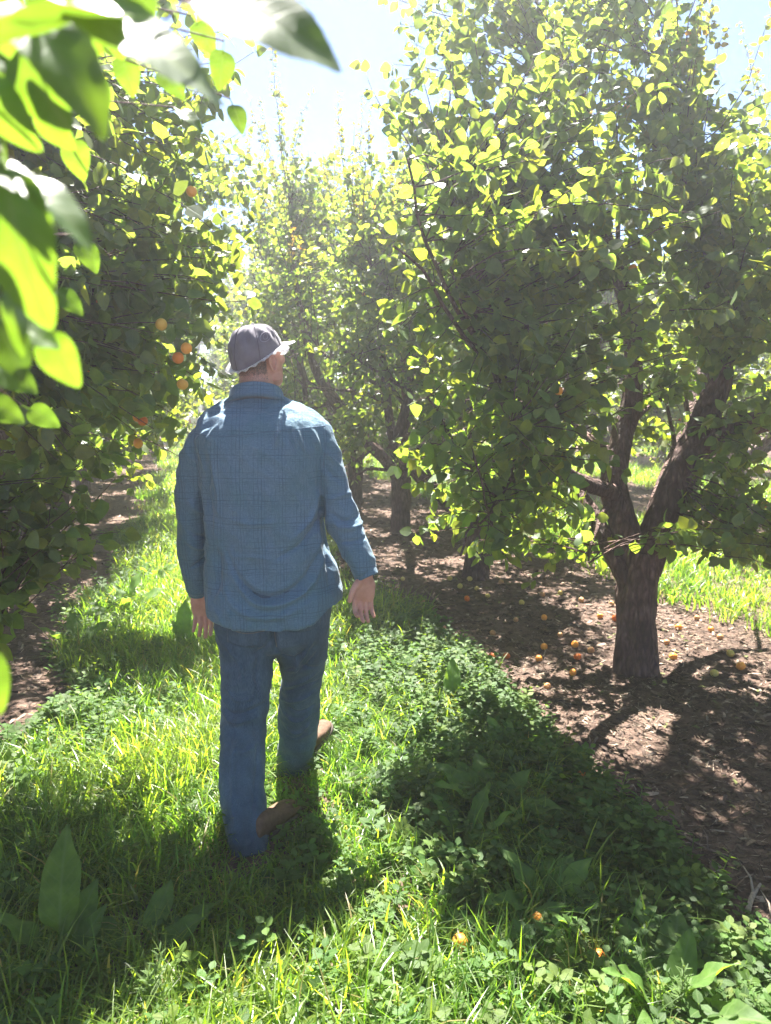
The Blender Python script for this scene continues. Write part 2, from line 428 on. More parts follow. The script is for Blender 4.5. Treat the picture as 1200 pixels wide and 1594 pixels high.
def rand_limbs(rng, z0, nl=5, top=3.6, rad=1.0):
    out = []; a0 = rng.uniform(0, 6.28)
    for i in range(nl):
        a = a0 + i * 6.283 / nl + rng.normal(0, .2); h = rng.uniform(.75, 1.1) * top
        d = np.array([math.cos(a), math.sin(a)]); r = rad * rng.uniform(.75, 1.15)
        pts = [np.array([0, 0, z0 - .08]), np.array([*(d*.16), z0 + .14]), np.array([*(d*r*.55), z0 + .62]), np.array([*(d*r*.85), z0 + 1.25]),
               np.array([*(d*r*1.02), z0 + 2.0]), np.array([*(d*r*1.08 + rng.normal(0, .1, 2)), h])]
        for k in range(2, 6): pts[k] = pts[k] + rng.normal(0, .05, 3)
        out.append((np.array(pts), rng.uniform(.058, .075), .012))
    return out
def rand_blobs(rng, n, R_=1.25, z0=1.0, z1=3.7, per=48):
    b = []
    for i in range(n):
        z = rng.uniform(z0, z1); rr = R_ * (1.0 if z < 2.7 else 1.0 - .33*(z-2.7)) * math.sqrt(rng.uniform(.15, 1)); a = rng.uniform(0, 6.28)
        s = rng.uniform(.38, .6)
        b.append((rr*math.cos(a), rr*math.sin(a), z, s*1.1, s*1.1, s*.85, per))
    return b

# one apricot, lightly clefted, with its seam
def apricot_mesh():
    bm = bmesh.new(); bmesh.ops.create_uvsphere(bm, u_segments=18, v_segments=12, radius=1.0)
    for v in bm.verts:
        a = math.atan2(v.co.y, v.co.x); v.co.x *= 0.96
        g = math.exp(-(a / .22)**2); v.co *= (1 - .09 * g)
        rr = math.hypot(v.co.x, v.co.y)
        if v.co.z > 0: v.co.z -= .22 * math.exp(-(rr / .28)**2)
        v.co.z *= 1.03
    for f in bm.faces: f.smooth = True
    me = bpy.data.meshes.new('apricot'); bm.to_mesh(me); bm.free(); me.materials.append(M_FRUIT); return me
ME_APRICOT = apricot_mesh()
def apricot(name, loc, r, rng, parent=None):
    o = bpy.data.objects.new(name, ME_APRICOT); COL.objects.link(o); o.location = loc
    o.scale = (r, r, r * rng.uniform(.92, 1.05)); o.rotation_euler = tuple(rng.uniform(-.6, .6, 2)) + (rng.uniform(0, 6.28),)
    if parent is not None: o.parent = parent
    return o

def plant_tree(meshes, loc, label, group, nfruit=0, rng=None, rz=0.0, fruit_list=None):
    wood, crown, fr = meshes
    t = empty('apricot_tree', loc, rz); tag(t, label, 'tree', group)
    wood.build('trunk', M_BARK, t); crown.build('crown', M_LEAF, t)
    if fruit_list is not None:
        for p in fruit_list: apricot('apricot', tuple(np.asarray(p) - np.asarray(loc)), 0.021, rng, t)
    if nfruit and len(fr):
        for i in rng.choice(len(fr), min(nfruit, len(fr)), replace=False): apricot('apricot', tuple(fr[i]), rng.uniform(.017, .022), rng, t)
    return t
GROUP_T = 'apricot trees planted in rows'

# --- nearest right tree: trunk forks as in the photograph (local coordinates from pixels)
B1 = GP(990, 1045); 
def loc1(px, py, D): return PX(px, py, D) - B1
D1 = float(np.dot(B1 - C0, c_f))
def lb(*pts): return np.array([loc1(a, b, D1 + d) for a, b, d in pts])
trunk1 = (np.array([[0, 0, -.06], [0, 0, .04], *lb((991, 970, 0.0), (993, 915, 0.0), (1000, 862, 0))]), [.150, .120, .108, .112, .118])
limbs1 = [
    (lb((1000, 885, 0), (972, 815, 0.03), (962, 750, .06), (972, 680, .10), (988, 600, .15), (975, 470, .30), (930, 320, .40), (900, 150, .35)), .092, .03),
    (lb((1000, 890, 0), (1030, 805, -.02), (1065, 725, -.05), (1105, 645, -.05), (1125, 560, -.05), (1105, 440, 0), (1070, 300, .0), (1040, 100, 0.1)), .112, .03),
    (lb((1068, 722, -.03), (1115, 672, -.05), (1200, 650, -.08), (1290, 600, -.15), (1350, 450, -.2), (1380, 250, -.2)), .085, .02),
    (lb((990, 920, 0), (958, 872, .03), (925, 800, .12), (860, 700, .5), (830, 560, .9), (800, 400, 1.1)), .062, .015),
    (lb((1010, 850, .05), (1030, 760, .5), (1080, 640, 1.0), (1120, 450, 1.3), (1130, 250, 1.4)), .06, .015),
    (lb((965, 770, .05), (900, 740, -.30), (840, 690, -.6), (790, 600, -.75), (740, 470, -.8), (700, 300, -.7)), .045, .012),
    (lb((860, 700, -.45), (800, 745, -.65), (770, 800, -.8), (775, 850, -.85)), .016, .006),
]
def bl(px, py, D, r, n, rz=None):
    n = int(n * .55)
    c = loc1(px, py, D); return (c[0], c[1], c[2], r, r, rz or r, n)
blobs1 = [bl(1110, 330, 3.9, .42, 60), bl(1190, 400, 3.8, .42, 60), bl(1060, 230, 4.1, .42, 50), bl(1150, 520, 4.6, .42, 50), bl(1040, 540, 4.9, .35, 40), bl(1190, 250, 4.3, .42, 44), bl(800, 800, 3.7, .38, 50), bl(835, 740, 3.8, .36, 44), bl(740, 700, 3.7, .42, 60), bl(820, 640, 3.4, .42, 60), bl(700, 600, 3.9, .42, 45),
          bl(850, 560, 3.4, .36, 50), bl(760, 520, 3.4, .45, 65), bl(840, 430, 3.3, .45, 65), bl(700, 430, 3.8, .42, 50), bl(720, 300, 3.8, .45, 60),
          bl(830, 300, 3.4, .45, 60), bl(950, 375, 3.5, .38, 50), bl(1060, 460, 3.6, .42, 50), bl(1130, 400, 3.9, .42, 50), bl(960, 260, 3.6, .45, 55),
          bl(880, 160, 3.8, .45, 55), bl(740, 180, 4.1, .42, 45), bl(1000, 120, 4.1, .40, 42), bl(840, 20, 4.2, .45, 50), bl(980, -60, 4.3, .45, 40), bl(690, 60, 4.3, .40, 36), bl(740, -60, 4.4, .4, 40),
          bl(1180, 560, 3.9, .42, 45), bl(1200, 860, 3.6, .26, 26, .2), bl(1120, 820, 4.3, .28, 26, .2), bl(1180, 740, 4.0, .25, 20, .2), bl(900, 840, 4.5, .30, 28, .2),
          bl(1040, 620, 4.9, .45, 45), bl(900, 640, 4.9, .45, 50), bl(1180, 480, 4.8, .5, 45), bl(1040, 420, 4.9, .5, 50), bl(1180, 280, 4.7, .45, 35), bl(1300, 450, 4.2, .5, 40), bl(1320, 650, 4.2, .45, 35),
          bl(720, 790, 4.4, .35, 30)]
rngF = np.random.default_rng(5)
T1 = make_tree_meshes(11, trunk1, limbs1, blobs1, [(30, 2.6, .7, 1.4, .8)], LEAF_N, leaf=.069, spacing=.025, sides=28, secondary=5)
plant_tree(T1, tuple(B1), 'nearest apricot tree on the right with thick forked dark trunk', GROUP_T, 8, rngF)

# --- second and third right trees
def generic(seed, z0=.62, per=48, nb=20, R_=1.25, top=3.7, tpl=LEAF_F, leaf=.063, sp=.024, sides=14, tops=26, lean=0.0, young=.9, sec=5, z1=3.7, tr=.115):
    rng = np.random.default_rng(seed)
    trunk = (np.array([[0, 0, -.05], [0, 0, .03], [lean*.3, 0, z0*.5], [lean*.6, 0, z0]]), [tr*1.3, tr, tr*.88, tr*.95])
    limbs = rand_limbs(rng, z0, 5, top, 1.0 * R_ / 1.25)
    blobs = rand_blobs(rng, nb, R_, 1.0, z1, per)
    return make_tree_meshes(seed, trunk, limbs, blobs, [(tops, 2.4, .7, 1.5, young)], tpl, leaf, sp, sides, sec)
B2 = GP(742, 900); D2 = float(np.dot(B2 - C0, c_f))
def l2(*pts): return np.array([PX(a, b, D2 + d) - B2 for a, b, d in pts])
trunk2 = (np.array([[0, 0, -.05], [0, 0, .03], *l2((744, 850, 0), (744, 812, 0))]), [.14, .115, .10, .11])
limbs2 = [(l2((744, 830, 0), (700, 785, -.03), (650, 735, -.1), (615, 690, -.1), (600, 620, .0), (590, 480, .1), (600, 330, .2)), .075, .015),
          (l2((744, 830, 0), (775, 770, -.05), (800, 700, -.2), (800, 600, -.3), (790, 450, -.3), (770, 330, -.3)), .06, .015),
          (l2((744, 830, 0), (745, 770, .2), (730, 690, .5), (720, 560, .7), (700, 420, .8), (680, 300, .8)), .06, .015),
          (l2((744, 830, 0), (800, 775, .3), (860, 700, .6), (880, 560, .7), (880, 400, .8)), .06, .015),
          (l2((610, 700, -.1), (630, 640, -.1), (640, 590, -.1), (625, 500, -.3), (560, 380, -.3)), .05, .012)]
rng2 = np.random.default_rng(22)
blobs2 = []
for (px, py, dd, r, n) in [(720, 640, -.7, .32, 30), (800, 760, -.8, .28, 26), (560, 600, -.3, .35, 26), (700, 590, -.7, .5, 44), (800, 620, -.4, .5, 40),
                           (560, 540, -.3, .4, 34), (640, 480, -.8, .55, 50), (740, 480, -.6, .5, 44), (560, 420, -.2, .5, 44), (650, 380, -.5, .55, 50), (760, 360, -.2, .5, 40),
                           (600, 300, 0, .5, 34), (690, 260, 0, .5, 40), (800, 500, .4, .5, 40), (700, 520, .8, .6, 40), (860, 640, .7, .5, 40), (850, 420, .6, .6, 40), (580, 480, .8, .5, 36), (840, 810, .1, .25, 20), (800, 850, -.8, .2, 16)]:
    c = PX(px, py, D2 + dd) - B2; blobs2.append((c[0], c[1], c[2], r, r, r*.85, int(n*.9)))
T2 = make_tree_meshes(12, trunk2, limbs2, blobs2, [(56, 2.0, .7, 1.6, .95)], LEAF_N, leaf=.062, spacing=.024, sides=20, secondary=5)
plant_tree(T2, tuple(B2), 'second apricot tree on the right, its limb leaning left over the mulch', GROUP_T, 14, rngF)

GEN = []
for s in (31, 32, 33):
    GEN.append(generic(s, tpl=LEAF_F, tops=70, per=37, nb=30, R_=1.6))
gen_objs = {}
def place_generic(i, loc, rz, sc, label, fruit=0):
    if i not in gen_objs:
        t = plant_tree(GEN[i], loc, label, GROUP_T, fruit, rngF); gen_objs[i] = t
    else:
        t = gen_objs[i].copy(); COL.objects.link(t)
        for ch in list(gen_objs[i].children):
            c = ch.copy(); COL.objects.link(c); c.parent = t
        t['label'] = label
    t.location = loc; t.rotation_euler = (0, 0, rz); t.scale = (sc, sc, sc * random.uniform(.95, 1.08))
    return t
random.seed(4)
B3 = GP(624, 828)
ORD = ['third', 'fourth', 'fifth', 'sixth', 'seventh', 'eighth', 'ninth', 'tenth', 'eleventh', 'twelfth']
t3 = place_generic(0, tuple(B3), 0.4, 1.08, 'third apricot tree on the right behind the walking man, with upright dark trunk', 10)
for k in range(8):
    y = B3[1] + 2.6 * (k + 1)
    place_generic((k + 1) % 3, (2.42 + random.uniform(-.1, .1), y, 0), random.uniform(0, 6.28), random.uniform(1.06, 1.18),
                  '%s apricot tree in the right row counting away from the camera' % ORD[k + 1], 10 if k < 2 else 0)
# --- left row
rngL = np.random.default_rng(41)
def left_tree(seed, base, blobs_px, nb_extra, tops, label, nfruit, tpl=LEAF_N, hand=None, fruit_px=()):
    rng = np.random.default_rng(seed); base = np.asarray(base, dtype=float)
    z0 = .6
    trunk = (np.array([[0, 0, -.05], [0, 0, .03], [0.02, 0, z0*.5], [.03, 0, z0]]), [.16, .125, .11, .12])
    limbs = rand_limbs(rng, z0, 6, 3.7, 1.15)
    blobs = []
    for (px, py, D, r, n) in blobs_px:
        c = PX(px, py, D) - base; blobs.append((c[0], c[1], c[2], r, r, r*.85, int(n*.5)))
    blobs += rand_blobs(rng, nb_extra, 1.2, 1.0, 3.6, 27)
    m = make_tree_meshes(seed, trunk, limbs, blobs, tops, tpl, .068, .025, 16, 6)
    t = plant_tree(m, tuple(base), label, GROUP_T, nfruit, rngF)
    for (px, py, D) in fruit_px:
        apricot('apricot', tuple(PX(px, py, D) - base), .0215, rngF, t)
    return t, m
LT1, _ = left_tree(51, (-1.85, 3.35, 0), [
    (250, 470, 3.0, .30, 36), (230, 560, 3.0, .30, 40), (150, 560, 2.9, .32, 40), (130, 660, 2.7, .30, 36), (60, 700, 2.6, .30, 36), (60, 800, 2.6, .26, 34), (115, 820, 2.7, .18, 16), (20, 850, 2.6, .2, 18),
    (60, 600, 2.6, .32, 36), (140, 450, 2.9, .36, 44), (60, 420, 2.7, .36, 40), (270, 360, 3.0, .30, 36), (180, 330, 2.9, .36, 44), (90, 290, 2.8, .38, 44),
    (280, 240, 3.1, .30, 30), (190, 200, 3.0, .36, 40), (300, 150, 3.3, .26, 20), (120, 130, 3.1, .38, 40), (230, 60, 3.3, .38, 34), (60, 50, 3.2, .4, 34), (330, 100, 3.4, .22, 10),
    (240, 650, 3.4, .26, 20), (340, 400, 3.3, .2, 12), (380, 370, 3.4, .16, 8)], 6, [(16, 2.4, .6, 1.1, .6)],
    'left apricot tree leaning its leafy fruiting branches towards the man in the cap', 6,
    fruit_px=((251, 505, 2.78), (277, 557, 2.8), (290, 542, 2.8), (284, 598, 2.85), (118, 565, 2.6), (298, 298, 2.95), (215, 690, 3.3), (222, 655, 3.2)))
LT2, _ = left_tree(52, (-1.85, 5.95, 0), [
    (280, 560, 5.2, .4, 30), (300, 480, 5.2, .4, 30), (220, 620, 5.2, .4, 30), (300, 400, 5.4, .45, 34), (330, 300, 5.6, .45, 34), (360, 260, 5.9, .4, 24), (390, 300, 6.0, .35, 20), (240, 660, 5.4, .3, 16)], 16,
    [(56, 2.2, .7, 1.7, .95)], 'second apricot tree in the left row, half hidden by the nearer tree', 6)
for k in range(9):
    y = 8.55 + 2.6 * k
    place_generic((k * 2 + 1) % 3, (-1.85 + random.uniform(-.1, .1), y, 0), random.uniform(0, 6.28), random.uniform(1.04, 1.15),
                  '%s apricot tree in the left row counting away from the camera' % ORD[k], 0)
# --- rows beyond on the right, seen between the trunks
ORDR = ['second', 'third', 'fourth']
for r in range(3):
    x = ROW_R + ROW_SP * (r + 1)
    for k in range(9 if r == 0 else 7):
        y = 2.6 + 2.6 * k + r * 2.6 + .7
        place_generic((k + r) % 3, (x + random.uniform(-.1, .1), y, 0), random.uniform(0, 6.28), random.uniform(.92, 1.05),
                      'apricot tree %s in the %s row beyond the right-hand grass' % ((['first'] + ['second'] + ORD)[k], ORDR[r]), 0)
for k in range(6):   # row behind the left one
    place_generic(k % 3, (ROW_L - ROW_SP, 10 + 2.6 * k, 0), random.uniform(0, 6.28), random.uniform(.92, 1.05),
                  'apricot tree %s in the row behind the left-hand trees' % ((['first'] + ['second'] + ORD)[k]), 0)
#--MORE--
# --- the trees just beside the camera
T0 = generic(71, R_=1.15, nb=18, per=40, tops=14, tpl=LEAF_N)
LT0 = plant_tree(T0, (-1.95, 0.35, 0), 'apricot tree beside the camera whose big leaves hang into the upper left corner', GROUP_T, 0, rngF)
def hand_leaf(mb, px, py, D, size, tip, face, tint=(1, 1, 1), wid=1.0):
    """tip: (dx,dy,dz) in camera right/down/away ; face: normal in the same axes. one leaf, centre of its blade at px,py"""
    cv = lambda a: nrm(np.array([c_r * a[0] - c_u * a[1] + c_f * a[2]]))
    Y = cv(tip); X, Y, Z = ortho(Y, cv(face)); c = PX(px, py, D)
    base = c - Y[0] * size * 0.85
    col = np.array([[0.055, 0.105, 0.028]]) * np.array(tint)
    inst(mb, *LEAF_H, base[None], X, Y, Z, np.array([[size * wid, size, size]]), col)
    return base
hm = MB(); hb = MB()
HL = [ # px, py, D, blade length, tip dir, face dir, tint
 (245, 62, .42, .088, (1, .25, .3), (.1, -.75, -.75), .8, 1.25), (434, 24, .45, .088, (1, .28, .05), (.15, -.55, -.85), .9, 1.0), (190, 5, .44, .075, (.5, .9, .1), (.3, -.2, -1), 1.1, .9),
 (60, 22, .40, .085, (-1, -.1, .1), (.1, -.9, -.5), .9, 1.0), (110, 100, .47, .085, (.8, .9, .1), (.55, -.55, -.7), 1.1, .75), (62, 140, .5, .068, (.5, 1, 0), (-.5, -.1, -1), 1.15, .9),
 (30, 95, .52, .065, (1, .5, .1), (.1, -.6, -1), 1.2, .8), (15, 185, .5, .06, (.6, 1, .1), (-.5, .1, -1), 1.2, .7), (28, 275, .42, .065, (.9, .25, .1), (.3, -.9, -.55), .9, .9),
 (100, 325, .42, .062, (1, .75, .05), (.55, -.75, -.6), 1.1, .62), (26, 400, .42, .080, (.1, 1, .05), (-.35, .1, -1), 1.25, .72), (20, 500, .46, .055, (-.3, .9, .2), (-.4, -.5, -.9), .9, .9),
 (52, 515, .50, .045, (1, .3, .1), (.1, -.75, -.9), 1.25, .85), (95, 565, .52, .048, (.5, 1, .1), (-.2, -.2, -1), 1.2, .8), (20, 545, .48, .05, (.5, 1, .1), (.6, -.4, -.7), .8, .8),
 (-26, 1070, .50, .060, (.35, .75, .1), (.2, -.5, -1), .9, .9), (85, 200, .62, .05, (.5, .8, .1), (-.5, .1, -1), 1.2, .8), (-5, 20, .5, .07, (.2, 1, 0), (-.2, .2, -1), 1.2, .9),
 (130, 30, .55, .07, (.2, .9, .1), (.6, .2, -1), 1.1, .9), (345, 110, .95, .055, (-.1, 1, .1), (.5, -.3, -1), .8, .8), (372, 185, 1.1, .05, (.4, .9, 0), (.5, -.3, -1), .8, .8), (300, 185, 1.2, .055, (.8, .5, 0), (.2, -.7, -.8), 1, .8)]
for (px, py, D, s_, a, b_) in [(150, 150, .75, .055, .4, 1), (40, 330, .7, .05, .8, .8), (120, 250, .9, .055, .2, 1), (60, 60, .7, .06, 1, .5), (170, 60, .8, .055, .6, .8), (90, 10, .7, .06, .8, .4), (200, 120, .95, .055, .3, 1),
                             (10, 130, .65, .055, 1, .6), (50, 450, .7, .045, .5, 1), (110, 470, .85, .045, .8, .6), (30, 590, .75, .05, .9, .5), (140, 400, .95, .05, .6, .9), (15, 350, .6, .05, .4, 1), (215, 30, .9, .055, .9, .3),
                             (270, 130, 1.05, .055, .7, .7), (320, 60, 1.05, .055, .5, .8), (10, 640, .8, .05, .8, .4), (70, 650, .95, .05, .9, .5)]:
    HL.append((px, py, D, s_, (a, b_, .1), (rngL.uniform(-.6, .6), rngL.uniform(-.5, .1), -1), 1.15, rngL.uniform(.75, 1.0)))
bases = []
for (px, py, D, s_, tp, fc, ti, wd) in HL: bases.append(hand_leaf(hm, px, py, D, s_ * (.76 if s_ < .08 else .95), tp, fc, (ti,) * 3, .45 + .62*wd))
bases = np.array(bases)
O0 = np.array([-1.95, 0.35, 0])
def twig(pts, r0, r1, k=20):
    p = spline(pts, k); tube(hb, p, np.linspace(r0, r1, k), 6)
    return p
main = twig([PX(-700, -150, .75), PX(-300, -90, .55), PX(-30, -40, .50), PX(150, -28, .47), PX(330, 5, .47), PX(400, 20, .48)], .005, .0016)
m2 = twig([PX(-600, 100, .8), PX(-250, 180, .55), PX(-40, 215, .47), PX(20, 260, .45)], .004, .0015)
m3 = twig([PX(-600, 300, .8), PX(-200, 430, .6), PX(-20, 480, .5), (PX(60, 520, .52))], .004, .0014)
m4 = twig([PX(-500, 900, .8), PX(-200, 980, .6), PX(-60, 1010, .52), PX(-20, 1040, .5)], .004, .0014)
allm = np.concatenate([main, m2, m3, m4])
for b in bases:
    j = np.argmin(np.linalg.norm(allm - b, axis=1)); q = allm[j]
    tube(hb, spline([q, (q + b) / 2 + np.array([0, 0, .004]), b], 6), .0011, 5)
hm.V = [v - O0 for v in hm.V]; hb.V = [v - O0 for v in hb.V]
M_LEAFN = leaf_mat('apricot_leaf_close', trans=0.5, rough=0.36, spec=0.5, veins=0.5, vscale=7.0, bump=0.12)
hm.build('near_leaves', M_LEAFN, LT0); hb.build('near_twig', M_BARK, LT0)
place_generic(1, (3.35, 0.55, 0), 1.0, .95, 'apricot tree beside the camera shading the lower right mulch')

# ------------------------------------------------------------------ grass and ground cover
def zg(p): return zground(p[:, 0], p[:, 1])
def edges(y):
    return (G_L + .13*np.sin(y*1.9) + .08*np.sin(y*4.7 + 1) - .05, G_R + .12*np.sin(y*1.3 + 2) + .07*np.sin(y*5.1))
def foot_seg(px, py, az, L=.34):
    p = GP(px, py); a = YAW - R(6.0) + R(az); q = p - np.array([0, 0, 0]); return (q[0] - .03*math.sin(a), q[1] - .10, q[0] + L*math.sin(a), q[1] + L*math.cos(a))
FEET = [foot_seg(380, 1324, 44), foot_seg(446, 1212, 34)]
def blades(mb, rng, pos, L, wd, bend, az, col, seg=4):
    n = len(pos); t = np.linspace(0, 1, seg + 1)[None, :, None]
    dh = np.stack([np.cos(az), np.sin(az), np.zeros(n)], 1)[:, None]
    L_ = L[:, None, None]; b = bend[:, None, None]
    P = pos[:, None] + dh * (L_ * b * t**1.8) + np.array([0, 0, 1.0]) * (L_ * (t - .55 * b * b * t**2.4))
    side = np.stack([-np.sin(az), np.cos(az), np.zeros(n)], 1)[:, None]
    tw = rng.normal(0, .5, (n, 1, 1)); side = nrm(side + dh * tw)
    w_ = (wd[:, None] * (1 - np.linspace(0, 1, seg + 1)[None]**1.6 * .95) * .5)[..., None]
    V = np.stack([P - side * w_, P + side * w_], 2).reshape(-1, 3)
    i = np.arange(seg)[None] * 2 + (np.arange(n) * (seg + 1) * 2)[:, None]
    f = np.stack([i, i + 1, i + 3, i + 2], -1).reshape(-1, 4)
    k = (seg + 1) * 2
    uv = np.tile(np.stack([np.tile([.3, .4], seg + 1), np.repeat(np.linspace(0, 1, seg + 1), 2)], 1), (n, 1))
    mb.add(V, None, f, uv, np.repeat(col, k, axis=0))
def grass_cols(rng, n, patch):
    g = np.array([0.078, 0.155, 0.030]); yl = np.array([0.150, 0.195, 0.032]); dry = np.array([0.26, 0.21, 0.10])
    m = np.clip(.5 + patch * .5 + rng.normal(0, .28, n), 0, 1)[:, None]
    c = (g * (1 - m) + yl * m) * rng.uniform(.7, 1.3, (n, 1))
    d = rng.random(n) < .035; c[d] = dry * rng.uniform(.6, 1.2, (d.sum(), 1)); return c
def grass_zone(mb, rng, x0, x1, y0, y1, dens, Lm, wm, seg, strip=None, per=7, spread=.03):
    n = int((x1 - x0) * (y1 - y0) * dens / per)
    c = np.stack([rng.uniform(x0, x1, n), rng.uniform(y0, y1, n), np.zeros(n)], 1)
    if strip is not None:
        a, b = strip(c[:, 1]); e = np.minimum(c[:, 0] - a, b - c[:, 0])
        keep = rng.random(n) < np.clip(.5 + e * 5, 0.0, 1) * (e > -.12) ; c = c[keep]
    if strip is edges:
        a, b = strip(c[:, 1]); c = c[rng.random(len(c)) < np.clip(.35 + (b - c[:, 0]) * 1.6, .35, 1)]
    pf = snoise(c, 2.2, 3.0); dn = snoise(c, 3.7, 9.0)
    keep = rng.random(len(c)) < np.clip(.86 + .5 * dn, .3, 1); c = c[keep]; pf = pf[keep]
    tl = (1 + .6 * snoise(c, 1.9, 5.0)) * rng.uniform(.6, 1.35, len(c))
    P = np.repeat(c, per, 0); n = len(P); pf = np.repeat(pf, per); tl = np.repeat(tl, per)
    P = P + np.column_stack([rng.normal(0, spread, (n, 2)), np.zeros(n)]); P[:, 2] = zg(P) - .003
    L = Lm * tl * rng.uniform(.45, 1.25, n)
    for (fx, fy, tx, ty) in FEET:      # trodden down where he steps
        a = np.array([fx, fy]); ab = np.array([tx - fx, ty - fy]); t = np.clip(((P[:, :2] - a) @ ab) / (ab @ ab), 0, 1); r = np.linalg.norm(P[:, :2] - a - t[:, None] * ab, axis=1)
        L = L * np.clip((r - .02) / .12, .3, 1)
    blades(mb, rng, P, L, wm * rng.uniform(.6, 1.5, n), rng.beta(2.4, 1.5, n) * 1.15, rng.uniform(0, 6.28, n), grass_cols(rng, n, pf), seg)
rg = np.random.default_rng(99)
gm = MB()
grass_zone(gm, rg, -1.2, 1.7, .9, 3.2, 8200, .122, .0082, 4, edges)
grass_zone(gm, rg, -1.2, 1.7, 3.2, 6.0, 5600, .128, .0090, 4, edges)
grass_zone(gm, rg, -1.2, 1.7, 6.0, 12.0, 2400, .13, .009, 3, edges)
grass_zone(gm, rg, -1.2, 1.7, 12.0, 34.0, 900, .15, .016, 2, edges)
grass = gm.build('grass', M_GRASS); tag(grass, 'bright green grass growing thick down the middle of the alley', 'grass', kind='stuff')
gm2 = MB()
for r in range(3):
    o = ROW_SP * (r + 1)
    st = (lambda o: (lambda y: (G_L + o + .1*np.sin(y*2), G_R + o + .1*np.sin(y*2.3))))(o)
    grass_zone(gm2, rg, G_L + o - .2, G_R + o + .2, 3 + r * 2, 24, [1500, 800, 500][r], .15, [.010, .014, .018][r], 3 if r == 0 else 2, st)
grass_zone(gm2, rg, G_L - ROW_SP - .2, G_R - ROW_SP + .2, 9, 26, 500, .15, .016, 2, None)
grass2 = gm2.build('grass', M_GRASS); tag(grass2, 'sunlit grass strips beyond the rows of trees', 'grass', kind='stuff')

# low leafy weeds between the blades
def sprig_template(rng, n=9, erect=.6):
    mbt = MB(); lf = leaf_template(3, .72, heart=False, petiole=.15, curl=.08)
    P = np.array([[0, 0, 0.0]] * n); s = np.linspace(.15, 1, n); P[:, 2] = s * erect; P[:, 0] = .1 * np.sin(s * 4)
    a = np.arange(n) * 2.4; out = np.stack([np.cos(a), np.sin(a), .35 + 0 * a], 1)
    X, Y, Z = ortho(nrm(out), np.array([[0, 0, 1.0]] * n)); inst(mbt, *lf, P, X, Y, Z, np.linspace(.42, .22, n), np.ones((n, 3)))
    st = np.stack([P[:, 0], P[:, 1], P[:, 2]], 1); tube(mbt, np.vstack([[0, 0, 0], st]), .012, 3, cap=False)
    V = np.concatenate(mbt.V); return V, None, np.concatenate(mbt.F4), np.concatenate(mbt.U)
SPR = [sprig_template(rg, 9, .6), sprig_template(rg, 12, 1.0), sprig_template(rg, 7, .3)]
def sprigs(mb, rng, n, x0, x1, y0, y1, size, fn, kinds=(0, 1, 2)):
    c = np.stack([rng.uniform(x0, x1, n), rng.uniform(y0, y1, n), np.zeros(n)], 1)
    c = c[rng.random(n) < fn(c)]; c[:, 2] = zg(c)
    kk = rng.choice(kinds, len(c))
    for k in set(kinds):
        q = c[kk == k]; m = len(q)
        if not m: continue
        up = nrm(np.array([0, 0, 1.0]) + rng.normal(0, .25, (m, 3))); X, Z, Y = ortho(up, rng.normal(0, 1, (m, 3)))
        g = np.array([0.052, 0.108, 0.028]) * rng.uniform(.7, 1.35, (m, 1)) * np.array([1, 1, 1]) + rng.random((m, 1))**3 * np.array([.05, .04, 0])
        inst(mb, *SPR[k], q, X, Y, Z, size * rng.uniform(.6, 1.4, m), g)
wm = MB()
def wfn(c):
    a, b = edges(c[:, 1]); e = np.minimum(c[:, 0] - a, b - c[:, 0]); side = np.exp(-np.clip(e - .1, 0, 9)**2 / .10)
    bot = np.clip((2.3 - c[:, 1]) / .8, 0, 1)
    return np.clip(.18 + .85 * side + .5 * bot, 0, 1) * (e > -.15) * np.clip(.75 + .6 * snoise(c, 3.1, 2.0), .1, 1)
sprigs(wm, rg, 8500, -1.15, 1.65, .9, 4.5, .105, wfn)
sprigs(wm, rg, 4600, .65, 1.60, 1.2, 5.2, .110, lambda c: np.clip(.25 + 1.2*np.exp(-((c[:, 0] - 1.25) / .3)**2), 0, 1) * np.clip(.8 + .6*snoise(c, 3.5, 6.0), .15, 1), (0, 1))
sprigs(wm, rg, 3500, -1.15, 1.65, 4.5, 10, .11, wfn)
weeds = wm.build('weeds', M_WEED); tag(weeds, 'small leafy weeds spreading low along the edges of the grass', 'weeds', kind='stuff')

